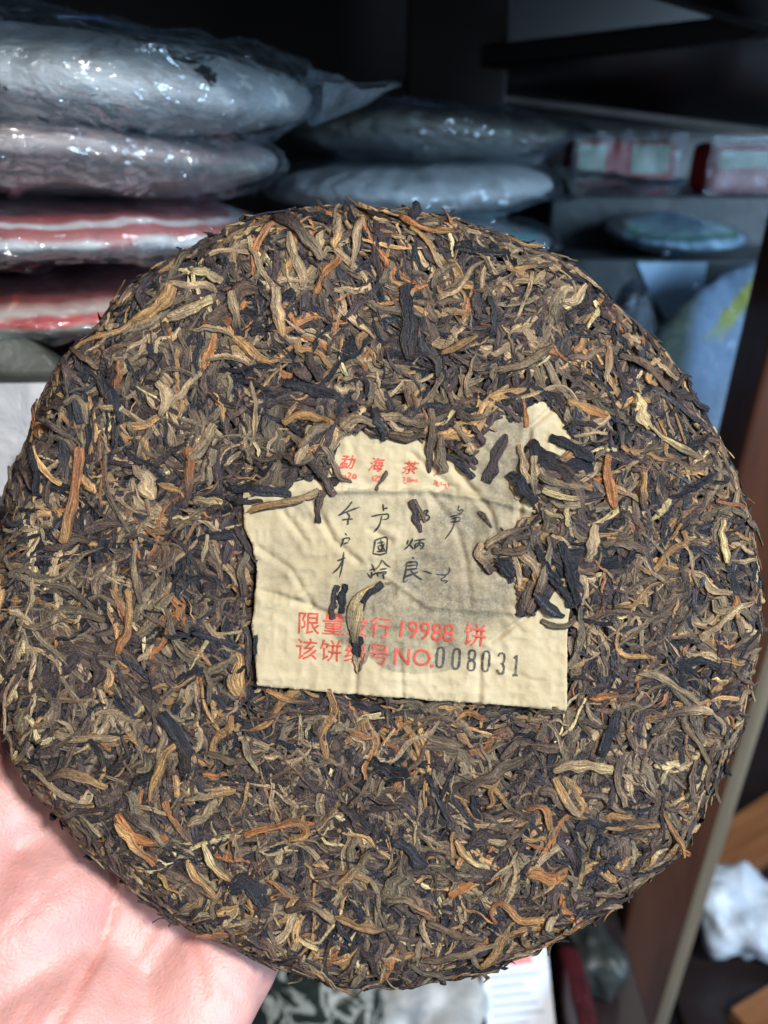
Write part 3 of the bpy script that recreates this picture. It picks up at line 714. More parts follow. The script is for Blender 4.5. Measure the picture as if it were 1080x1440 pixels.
F = grid_faces(250, 260); keep = ins.ravel()[F].all(1); F = F[keep]
used = np.unique(F); remap = -np.ones(GX.size, int); remap[used] = np.arange(len(used))
nb = len(used)
Vt = T3.reshape(-1, 3)[used]; Nn = N.reshape(-1, 3)[used]
PX, PY = pxy(GX.ravel()[used], GY.ravel()[used])
def blob(cx, cy, rx, ry, soft, a=0):
    dx, dy = PX-cx, PY-cy; c, s_ = math.cos(a), math.sin(a)
    r = np.hypot((dx*c+dy*s_)/rx, (-dx*s_+dy*c)/ry)
    return np.clip((1-r)/soft+.5, 0, 1)
wn = vnoise2(PX/30, PY/30, 51)*.35
st = np.maximum.reduce([0.95*blob(655, 800, 115, 92, .5), 0.85*blob(560, 880, 130, 70, .8)*(PY < 955), 0.6*blob(560, 712, 150, 34, .6, .03)*(PY > 690+6*vnoise2(PX/15, PY/15, 52)), 0.8*blob(712, 655, 48, 80, .5, .25), 0.7*blob(770, 745, 50, 40, .5),
                        0.55*blob(545, 800, 60, 50, .9), 0.28*blob(405, 790, 45, 60, .8), 0.35*blob(600, 760, 140, 60, 1.0), 0.4*blob(640, 860, 120, 60, .6)])
arc = np.hypot(PX-590, PY-790) < 158+8*vnoise2(PX/40, PY/40, 53)
st = st*np.where((PY > 845) & ~arc, .12, 1)
st = np.clip(st*(1+wn*1.3), 0, 1)*(1-.45*blob(520, 750, 70, 45, .6))
st = np.clip(st*1.12, 0.07, 1)
Vall = np.concatenate([Vt, Vt-Nn*0.12])*0.001
Fr = remap[F]
# rim of the sheet so that it has thickness
from collections import Counter
ed = np.concatenate([Fr[:, [0, 1]], Fr[:, [1, 2]], Fr[:, [2, 3]], Fr[:, [3, 0]]])
key = np.sort(ed, 1); uq, idx, cnt = np.unique(key, axis=0, return_index=True, return_counts=True)
be = ed[idx[cnt == 1]]
side = np.stack([be[:, 1], be[:, 0], be[:, 0]+nb, be[:, 1]+nb], 1)
me = quads_mesh('paper_ticket', Vall, np.concatenate([Fr, Fr[:, ::-1]+nb, side]))
attr(me, 'stain', 'FLOAT', np.concatenate([st, st]))
ticket = link('paper_ticket', me, M_TICKET, cake)
ticket['label'] = 'creased cream paper ticket with red print, signatures and a stamped number'

# ---- writing on the ticket
def text_mesh(s, size, off=0.0, shear=0.0):
    c = bpy.data.curves.new('t', 'FONT'); c.body = s; c.size = 1.0; c.offset = off; c.shear = shear; c.align_x = 'CENTER'; c.resolution_u = 3
    o = bpy.data.objects.new('t', c); COL.objects.link(o)
    dg = bpy.context.evaluated_depsgraph_get(); me = bpy.data.meshes.new_from_object(o.evaluated_get(dg))
    bm = bmesh.new(); bm.from_mesh(me); bpy.data.meshes.remove(me); bpy.data.objects.remove(o); bpy.data.curves.remove(c)
    bmesh.ops.triangulate(bm, faces=bm.faces)
    for _ in range(3):
        le = [e for e in bm.edges if e.calc_length()*size > 0.9]
        if not le: break
        bmesh.ops.subdivide_edges(bm, edges=le, cuts=1); bmesh.ops.triangulate(bm, faces=bm.faces)
    v = np.array([x.co[:] for x in bm.verts]).reshape(-1, 3); f = np.array([[q.index for q in x.verts] for x in bm.faces]).reshape(-1, 3); bm.free()
    return v, f
def write(name, items, mat, dh=0.11):
    """items: (text, cx_px, cy_px, height_px, width_scale, angle_deg, offset, shear)"""
    VV = []; FF = []; k = 0
    for s, px, py, hp, ws, an, off, shr in items:
        size = hp*KF
        v, f = text_mesh(s, size, 0.0, shr)
        if len(v) == 0: continue
        lo = v.min(0); hi = v.max(0); v = v-(lo+hi)/2
        hh = hi[1]-lo[1]; v = v*(size/hh)
        x = v[:, 0]*ws; y = v[:, 1]; a = math.radians(-an)
        cx, cy = P2(px, py)
        X = cx+x*math.cos(a)-y*math.sin(a); Y = cy+x*math.sin(a)+y*math.cos(a)
        X = X+0.07*vnoise2(X*1.1, Y*1.1, 61); Y = Y+0.07*vnoise2(X*1.1, Y*1.1, 62)
        for ox, oy in ((-off*.5, 0), (off*.5, 0), (0, off*.5), (0, -off*.5)):
            VV.append(tk3(X+ox*size, Y+oy*size, dh)); FF.append(f+k); k += len(v); dh += .004
    me = quads_mesh(name, np.concatenate(VV)*0.001, np.concatenate(FF))
    o = link(name, me, mat, ticket); return o
def strokes(name, lines, mat, width, conv, dh=0.13, taper=True):
    """pen strokes: polylines (smoothed) swept as narrow ribbons lying on the paper"""
    VV = []; FF = []; k = 0
    for ln in lines:
        w = width
        if isinstance(ln, tuple): ln, w = ln
        pts = np.array([P2(*conv(*p)) for p in ln], float)
        if len(pts) > 2:
            for _ in range(2):
                q = np.empty((len(pts)*2-2, 2)); q[0::2] = pts[:-1]*.78+pts[1:]*.22; q[1::2] = pts[:-1]*.22+pts[1:]*.78
                pts = np.vstack([pts[:1], q, pts[-1:]])
        seg = np.r_[0, np.cumsum(np.hypot(*np.diff(pts, axis=0).T))]; n = max(4, int(seg[-1]/.35))
        s = np.linspace(0, seg[-1], n); x = np.interp(s, seg, pts[:, 0]); y = np.interp(s, seg, pts[:, 1])
        tx = np.gradient(x); ty = np.gradient(y); L = np.hypot(tx, ty)+1e-9; nx, ny = -ty/L, tx/L
        ww = w*KF*.5*(1+.25*vnoise2(s*1.3+k, s*0+k*.37, 71))
        if taper: ww = ww*np.clip(np.minimum(np.linspace(0, 1, n)*6+.5, np.linspace(1, 0, n)*3+.35), 0, 1)
        XX = np.stack([x+nx*ww, x-nx*ww], 1); YY = np.stack([y+ny*ww, y-ny*ww], 1)
        VV.append(tk3(XX.ravel(), YY.ravel(), dh)); FF.append(grid_faces(n, 2)+k); k += 2*n
    me = quads_mesh(name, np.concatenate(VV)*0.001, np.concatenate(FF))
    return link(name, me, mat, ticket)

A = 4.6
write('red_heading_print', [('勐', 489, 651, 19, 1.05, 0, .05, .25), ('海', 530, 654, 19, 1.0, 2, .05, .25), ('茶', 577, 658, 18, 1.15, 2, .05, .25), ('厂', 620, 664, 13, 1.2, 3, .05, .25)], M_RED)
write('red_limited_issue_print', [('限', 436, 875, 30, 1.0, 3, .014, 0), ('量', 470, 876, 29, 1.0, 3, .014, 0), ('发', 503, 879, 29, 1.0, 3, .014, 0), ('行', 535, 881, 29, 1.0, 4, .014, 0),
      ('19988', 600, 886, 25, .92, 5, .014, 0), ('饼', 667, 891, 31, 1.0, 8, .016, 0)], M_RED)
write('red_serial_heading_print', [('该', 432, 911, 30, 1.0, 3, .014, 0), ('饼', 466, 913, 30, 1.0, 3, .014, 0), ('编', 500, 916, 29, 1.0, 3, .014, 0), ('号', 533, 918, 27, 1.0, 4, .014, 0),
      ('NO', 580, 922, 24, 1.0, 4, .014, 0), ('.', 607, 935, 5, 1.0, 4, .02, 0)], M_RED)
def z1(x, y): return 400+x/4.154, 620+y/4.154
def z2(x, y): return 400+x/3.0, 780+y/3.0
strokes('red_small_script', [
    [(320, 205), (330, 222), (342, 200), (350, 222), (362, 202), (366, 222)], [(372, 195), (385, 188), (392, 205), (376, 212), (378, 226), (396, 224)], [(402, 205), (416, 200), (424, 214), (412, 226), (400, 216), (404, 203)],
    [(520, 205), (516, 232), (524, 240)], [(528, 210), (544, 205), (546, 222), (530, 225), (532, 240), (556, 235)], [(548, 210), (562, 212)],
    [(690, 215), (700, 210), (704, 228), (690, 240), (712, 250)], [(714, 218), (732, 214), (730, 240), (716, 238), (718, 220)], [(738, 242), (742, 222), (752, 240), (758, 222), (764, 244)], [(766, 226), (776, 230), (774, 244)],
    [(870, 235), (886, 230), (884, 250), (868, 252)], [(892, 236), (890, 262), (904, 268)], [(904, 244), (918, 240), (916, 258), (904, 256)], [(924, 250), (934, 262), (944, 246), (940, 272), (952, 280)], [(952, 250), (966, 256), (956, 268)]], M_RED, 3.0, z1)
strokes('pen_signature', [
    [(398, 356), (365, 400), (318, 438)], [(318, 436), (380, 410), (440, 388)], [(340, 462), (372, 458), (402, 456)], [(366, 420), (386, 440), (372, 462), (376, 492), (364, 484)],
    [(356, 538), (368, 552)], [(336, 578), (352, 568), (390, 564), (374, 586)], [(350, 570), (340, 598), (330, 620)], [(346, 602), (378, 590)],
    [(312, 698), (340, 688), (360, 680)], [(349, 646), (346, 690), (336, 750), (324, 794)], [(345, 692), (320, 740), (283, 772)]], M_PEN, 2.4, z1).data.name = 'pen_signature'
strokes('pen_signature', [
    [(576, 370), (580, 412)], [(584, 396), (604, 392)], [(508, 442), (560, 430), (612, 426), (606, 456), (572, 460)], [(570, 436), (556, 496), (519, 537)],
    [(530, 582), (524, 625), (517, 658)], [(528, 580), (568, 566), (603, 558), (600, 606), (596, 656)], [(519, 656), (560, 664), (598, 652)], [(544, 596), (584, 588)], [(548, 612), (550, 634), (574, 630), (572, 608), (550, 612)], [(540, 645), (588, 640)], [(562, 574), (574, 618), (592, 646)], [(585, 596), (566, 640)],
    [(510, 714), (522, 738), (526, 760)], [(498, 752), (530, 742)], [(510, 760), (512, 806), (484, 768)], [(516, 782), (540, 764), (548, 790)], [(572, 690), (556, 725), (530, 750)], [(574, 696), (592, 720), (620, 736)], [(556, 748), (600, 742)], [(540, 768), (608, 758), (572, 782)], [(576, 760), (582, 806)]], M_PEN, 2.4, z1)
strokes('pen_signature', [
    [(738, 466), (772, 464), (806, 458)], [(750, 440), (790, 432)], [(812, 408), (842, 404), (820, 432), (850, 438), (834, 468), (806, 462)], [(816, 410), (808, 480)],
    [(722, 576), (714, 606)], [(748, 568), (734, 602), (698, 634)], [(730, 600), (752, 632)], [(756, 582), (822, 572)], [(766, 596), (758, 634)], [(764, 598), (818, 590), (800, 634), (790, 622)], [(792, 578), (784, 604), (768, 622)], [(786, 602), (800, 616)],
    [(744, 674), (756, 688)], [(716, 704), (708, 756), (690, 832), (724, 804)], [(714, 708), (778, 700), (770, 742)], [(714, 728), (768, 722)], [(710, 750), (776, 742)], [(736, 752), (762, 784), (806, 810)], [(780, 762), (690, 796)]], M_PEN, 2.6, z1)
strokes('pen_signature', [
    [(1018, 376), (1008, 412), (1046, 394), (1034, 420), (1006, 422)], [(970, 440), (1034, 426)], [(978, 452), (1010, 444), (1030, 450), (1016, 466)], [(966, 474), (1026, 466)], [(1000, 440), (984, 500), (964, 534), (934, 574)],
    [(806, 758), (832, 762), (860, 774)], [(884, 776), (944, 782), (966, 756), (958, 732)], [(944, 784), (900, 812), (962, 814), (930, 828)]], M_PEN, 2.2, z1)
def digit(ch, cx, cy, w, h):
    # numbering-machine figures: narrow rounded outlines
    a = math.radians(4.6); c, s_ = math.cos(a), math.sin(a)
    T = lambda x, y: (cx+(x*w)*c-(y*h)*s_, cy+(x*w)*s_+(y*h)*c)
    ov = lambda y0, y1, wd=1.0: [T(.5*wd*math.copysign(abs(math.cos(t))**.7, math.cos(t)), (y0+y1)/2+(y1-y0)/2*math.copysign(abs(math.sin(t))**.6, math.sin(t))) for t in np.linspace(0, 2*PI, 21)]
    if ch == '0': return [ov(-.5, .5)]
    if ch == '8': return [ov(-.5, -.02, .92), ov(.02, .5)]
    if ch == '1': return [[T(-.35, -.32), T(0, -.5), T(.02, -.48), T(.02, .5)], [T(-.4, .5), T(.42, .5)]]
    if ch == '3': return [[T(-.48, -.33), T(-.3, -.5), T(.3, -.5), T(.46, -.36), T(.46, -.14), T(.25, 0), T(-.1, 0)], [T(.2, 0), T(.48, .16), T(.48, .36), T(.28, .5), T(-.3, .5), T(-.5, .32)]]
nums = []
for ch, zx, zy in (('0', 655, 428), ('0', 722, 434), ('8', 787, 440), ('0', 847, 445), ('3', 911, 455), ('1', 974, 462)):
    nums += digit(ch, *z2(zx, zy), 9.6, 28.5)
strokes('stamped_number', nums, M_NUM, 3.3, lambda x, y: (x, y), 0.13, False)

# ---- the leaves
GR = 0.4; G0 = -128.0; GN = int(256/GR)
HM = np.zeros((GN, GN))
yy, xx = np.meshgrid(G0+np.arange(GN)*GR, G0+np.arange(GN)*GR, indexing='ij')
tin = inpoly(xx, yy, TKm); TVIS = inpoly(xx, yy, TVm)
SQ = 0.55
und_ = 0.7*vnoise2(xx/16, yy/16, 21)+0.5*vnoise2(xx/7, yy/7, 22)
HM[tin] = ((ticket_h(xx, yy)-.6*und_+.42)/SQ)[tin]
HM0 = HM.copy()
def gi(v): return np.clip(((v-G0)/GR).astype(int), 0, GN-1)

MC = 12
CA = np.linspace(0, 2*PI, MC, endpoint=False)
PAL = {
 'navy': [(0.016, 0.016, 0.022), (0.012, 0.012, 0.015), (0.029, 0.028, 0.036)],
 'dark': [(0.036, 0.024, 0.022), (0.048, 0.032, 0.030), (0.058, 0.040, 0.041)],
 'brown': [(0.105, 0.070, 0.048), (0.140, 0.094, 0.064), (0.090, 0.060, 0.048)],
 'olive': [(0.155, 0.114, 0.070), (0.200, 0.150, 0.094), (0.125, 0.096, 0.062)],
 'tan': [(0.300, 0.212, 0.122), (0.370, 0.265, 0.155), (0.320, 0.222, 0.125)],
 'gold': [(0.350, 0.200, 0.082), (0.400, 0.235, 0.100), (0.310, 0.170, 0.070)],
 'orange': [(0.360, 0.150, 0.052), (0.300, 0.125, 0.048)],
 'straw': [(0.480, 0.365, 0.180), (0.560, 0.440, 0.230)],
}
def pick(name):
    c = np.array(PAL[name][rng.integers(len(PAL[name]))]); return c*rng.uniform(.82, 1.2)

LEAVES = []   # dict(V (flat x, y, h), luv, col, area)
def make_leaf(pts, width, thick, col, col2=None, kind='twig', top=False, blunt=(False, False), press=0.45, twist=None, lift=0, NS=13):
    """pts: centre line in flat mm. Drapes it on what already lies there."""
    pts = np.asarray(pts, float)
    seg = np.r_[0, np.cumsum(np.hypot(*np.diff(pts, axis=0).T))]; L = seg[-1]
    s = np.linspace(0, 1, NS); s[1] = .02; s[-2] = .98
    x = np.interp(s*L, seg, pts[:, 0]); y = np.interp(s*L, seg, pts[:, 1])
    tx = np.gradient(x, s); ty = np.gradient(y, s); tl = np.hypot(tx, ty)+1e-9; nx, ny = -ty/tl, tx/tl
    w = np.clip(np.sin(PI*np.clip(s*.94+.03, 0, 1))**rng.uniform(.22, .6), 0, 1)*(1+.30*vnoise2(s*5+rng.uniform(0, 99), s*0, 81))*(1-rng.uniform(0, .5)*(s if rng.uniform() < .5 else 1-s))
    wob = .16*width*vnoise2(s*6+rng.uniform(0, 99), s*0+3, 82); x = x+nx*wob; y = y+ny*wob
    if blunt[0]: w[:4] = np.maximum(w[:4], .75)
    if blunt[1]: w[-4:] = np.maximum(w[-4:], .75)
    w[0] = w[-1] = .04; w[1] = max(w[1], .35); w[-2] = max(w[-2], .35)
    hw = width*.5*w
    hc = np.maximum.reduce([HM[gi(y), gi(x)], HM[gi(y+ny*hw*.5), gi(x+nx*hw*.5)]*.96, HM[gi(y-ny*hw*.5), gi(x-nx*hw*.5)]*.96])
    hl = HM[gi(y+ny*hw*.9), gi(x+nx*hw*.9)]; hr = HM[gi(y-ny*hw*.9), gi(x-nx*hw*.9)]
    k = np.array([1, 2, 3, 2, 1])/9.
    def smooth(a): return np.convolve(np.pad(a, 2, 'edge'), k, 'valid')
    hc = smooth(np.maximum(hc, smooth(hc))); tilt = smooth((hl-hr))/(2*np.maximum(hw, .4))*.5; tilt = np.clip(tilt, -.5, .5)
    tt = thick*(.35+.65*w)
    zc = hc + tt*(.5-press) + lift*np.clip((s-.45)/.55, 0, 1)**1.5
    # cross section
    ca = CA[None, :]; ph = rng.uniform(0, 6.28); tw = rng.uniform(-3, 3)*L/12 if twist is None else twist
    cx = np.cos(ca)*np.ones((NS, 1)); cz = np.sin(ca)*np.ones((NS, 1))
    colr = rng.normal(0, 1, MC)[None, :]*(.75+.5*np.sin(rng.uniform(2, 7, MC)[None, :]*s[:, None]+rng.uniform(0, 6, MC)[None, :]))
    if kind == 'twig':
        a2 = ca+tw*.25*s[:, None]
        f = 1+.16*np.cos(3*ca+ph+tw*s[:, None])+.24*colr
        lat = np.cos(a2)*hw[:, None]*f; ver = np.sin(a2)*tt[:, None]*.5*f
    else:  # folded, ribbed leaf
        nr = rng.integers(2, 5)
        rid = np.cos(nr*PI*cx+ph+tw*.3*s[:, None])*(1-cx**2)*.35
        lat = cx*hw[:, None]*(1+.12*np.cos(ph+tw*s[:, None])+.10*colr); ver = np.sign(cz)*np.abs(cz)**.7*tt[:, None]*.40 + (rid+.40*colr)*tt[:, None]*(cz > -.2) - .2*tt[:, None]*np.abs(cx)**3
    jit = rng.normal(0, 1, (NS, MC))*min(.11, .075*width); jit[0] = jit[-1] = 0
    X = x[:, None]+nx[:, None]*lat; Y = y[:, None]+ny[:, None]*lat
    Zv = zc[:, None]+ver+tilt[:, None]*lat+jit
    topz = zc+tt*.42
    # write into the height map
    for q in (-.85, -.45, 0, .45, .85):
        g = (1-q*q*.55)
        for du in (0, .5):
            if du: xa = (x[:-1]+x[1:])/2; ya = (y[:-1]+y[1:])/2; na = nx[:-1]; nb_ = ny[:-1]; h_ = (hw[:-1]+hw[1:])/2; t_ = (topz[:-1]+topz[1:])/2; ti = tilt[:-1]
            else: xa, ya, na, nb_, h_, t_, ti = x, y, nx, ny, hw, topz, tilt
            a, b = gi(ya+nb_*h_*q), gi(xa+na*h_*q)
            HM[a, b] = np.maximum(HM[a, b], t_+ti*h_*q-thick*(1-g)*.8)
    u0 = rng.uniform(0, 400)
    luv = np.stack([np.broadcast_to((s*L)[:, None], (NS, MC))+u0, np.abs(CA[None, :]-PI)/PI*max(width*1.3, 1.2)+np.zeros((NS, 1))+u0*.7, np.zeros((NS, MC))], -1)
    col = np.asarray(col, float); c2 = col if col2 is None else np.asarray(col2, float)
    m = np.clip((s-.35)/.5, 0, 1)[:, None, None]
    C = col*(1-m)+c2*m + np.zeros((NS, MC, 1))
    LEAVES.append(dict(V=np.stack([X, Y, Zv], -1).reshape(-1, 3), luv=luv.reshape(-1, 3), col=C.reshape(-1, 3), area=L*width, top=top, ns=NS, c=(x[NS//2], y[NS//2])))

def curve_pts(c, th0, L, kap, hook, wig):
    n = 16; ds = L/(n-1); th = th0; P_ = [np.zeros(2)]; ph = rng.uniform(0, 6.28)
    for i in range(n-1):
        u = i/(n-1); th += kap*ds/10 + (hook*ds/3.0 if u > .72 else 0) + wig*math.sin(ph+u*9)*.35
        P_.append(P_[-1]+ds*np.array([math.cos(th), math.sin(th)]))
    P_ = np.array(P_); return P_-P_.mean(0)+c

RMAX = RF+RA*PI*0.80
def rand_center():
    while True:
        r = RMAX*math.sqrt(rng.uniform(0, 1)); a = rng.uniform(0, 2*PI)
        if r > 101 and rng.uniform() < .25: continue
        return np.array([r*math.cos(a), r*math.sin(a)])
def scatter(n, lens, widths, thicks, weights, kinds, press, cand=3, tip=.3, hookp=.15, allow=0.0, zone=None, lift=None, NS=13):
    names = list(weights); wts = np.array([weights[k] for k in names]); wts = wts/wts.sum()
    done = 0; tries = 0
    while done < n and tries < n*6:
        tries += 1
        best = None
        for _ in range(cand):
            c = rand_center() if zone is None else zone[rng.integers(len(zone))]+rng.uniform(-.3, .3, 2); L = np.clip(rng.lognormal(math.log(lens[0]), lens[1]), 3.0, 32)
            fld = vnoise2(c[0]/22, c[1]/22, 91)*4.0
            th = float(fld)+rng.normal(0, .75)
            r = math.hypot(*c)
            if r > RF+6 and lift is None and rng.uniform() < .7: th = math.atan2(c[1], c[0])+PI/2+rng.normal(0, .45)      # rim strands run round the edge
            pt = curve_pts(c, th, L, rng.normal(0, .55), rng.choice([-1, 1])*rng.uniform(.5, 1.4) if rng.uniform() < hookp else 0, rng.uniform(0, 1.0))
            if TVIS[gi(pt[:, 1]), gi(pt[:, 0])].mean() > allow: continue
            if np.hypot(pt[:, 0], pt[:, 1]).max() > RMAX: continue
            ii, jj = gi(pt[:, 1]), gi(pt[:, 0]); h = (HM[ii, jj]-HM0[ii, jj]).mean()
            if best is None or h < best[0]: best = (h, pt, L)
        if best is None: continue
        _, pt, L = best
        w = min(rng.lognormal(math.log(widths[0]), widths[1]), L*.4, 6.5)
        nm_ = names[rng.choice(len(names), p=wts)]; col = pick(nm_); col2 = None
        if rng.uniform() < tip: col2 = col*.5+pick(names[rng.choice(len(names), p=wts)])*.5
        kd = 'fold' if rng.uniform() < kinds else 'twig'
        th_ = rng.uniform(*thicks); 
        if kd == 'fold': th_ = min(th_, .8)
        make_leaf(pt, w, th_*min(1, .5+w/4), col, col2, kind=kd, press=press, blunt=(rng.uniform() < .4, rng.uniform() < .4), lift=0 if lift is None else rng.uniform(*lift), NS=NS)
        done += 1
BASE = dict(navy=.20, dark=.30, brown=.28, olive=.18, tan=.04)
MIX = dict(navy=.19, dark=.20, brown=.20, olive=.16, tan=.13, gold=.075, orange=.03, straw=.022)
scatter(1300, (14, .35), (3.2, .30), (.6, 1.0), BASE, .8, .35, 3, NS=11)
scatter(2500, (13.5, .40), (1.75, .40), (.7, 1.3), MIX, .55, .38, 4, hookp=.25)
zn = np.stack([xx[tin & ~TVIS], yy[tin & ~TVIS]], -1)
scatter(230, (10, .4), (1.9, .35), (.7, 1.2), MIX, .6, .15, 3, allow=.12, zone=zn)
scatter(2000, (11, .45), (1.25, .42), (.7, 1.4), MIX, .40, .32, 5, hookp=.35)
scatter(60, (9, .4), (1.6, .35), (.7, 1.2), MIX, .6, .15, 3, allow=.15, zone=zn)
ra_ = rng.uniform(0, 2*PI, 900); rr_ = rng.uniform(88, 110, 900)
scatter(380, (8, .35), (1.5, .4), (.7, 1.4), MIX, .45, .2, 2, hookp=.4, zone=np.stack([rr_*np.cos(ra_), rr_*np.sin(ra_)], -1), lift=(.5, 4.0))
zf = np.stack([xx[~tin & (np.hypot(xx, yy) < 90)], yy[~tin & (np.hypot(xx, yy) < 90)]], -1)
scatter(160, (10, .35), (1.5, .4), (.7, 1.4), MIX, .4, .25, 2, hookp=.5, zone=zf, lift=(.3, 1.2))
scatter(1500, (4.2, .35), (.85, .35), (.5, 1.0), MIX, .4, .25, 4, hookp=.2, NS=7)
N_BG = len(LEAVES)

def hero(px_pts, wpx, colname, col2=None, kind='twig', thick=None, press=.2, blunt=(False, False), twist=None):
    pts = np.array([P2(*p) for p in px_pts], float)
    for _ in range(2):
        if len(pts) > 2:
            q = np.empty((len(pts)*2-2, 2)); q[0::2] = pts[:-1]*.75+pts[1:]*.25; q[1::2] = pts[:-1]*.25+pts[1:]*.75
            pts = np.vstack([pts[:1], q, pts[-1:]])
    w = wpx*KF*1.1
    make_leaf(pts, w, (thick or min(1.5, .45+w*.30))*1.4, pick(colname), pick(col2) if col2 else None, kind, True, (rng.uniform() < .5, rng.uniform() < .5), press, twist, NS=19)

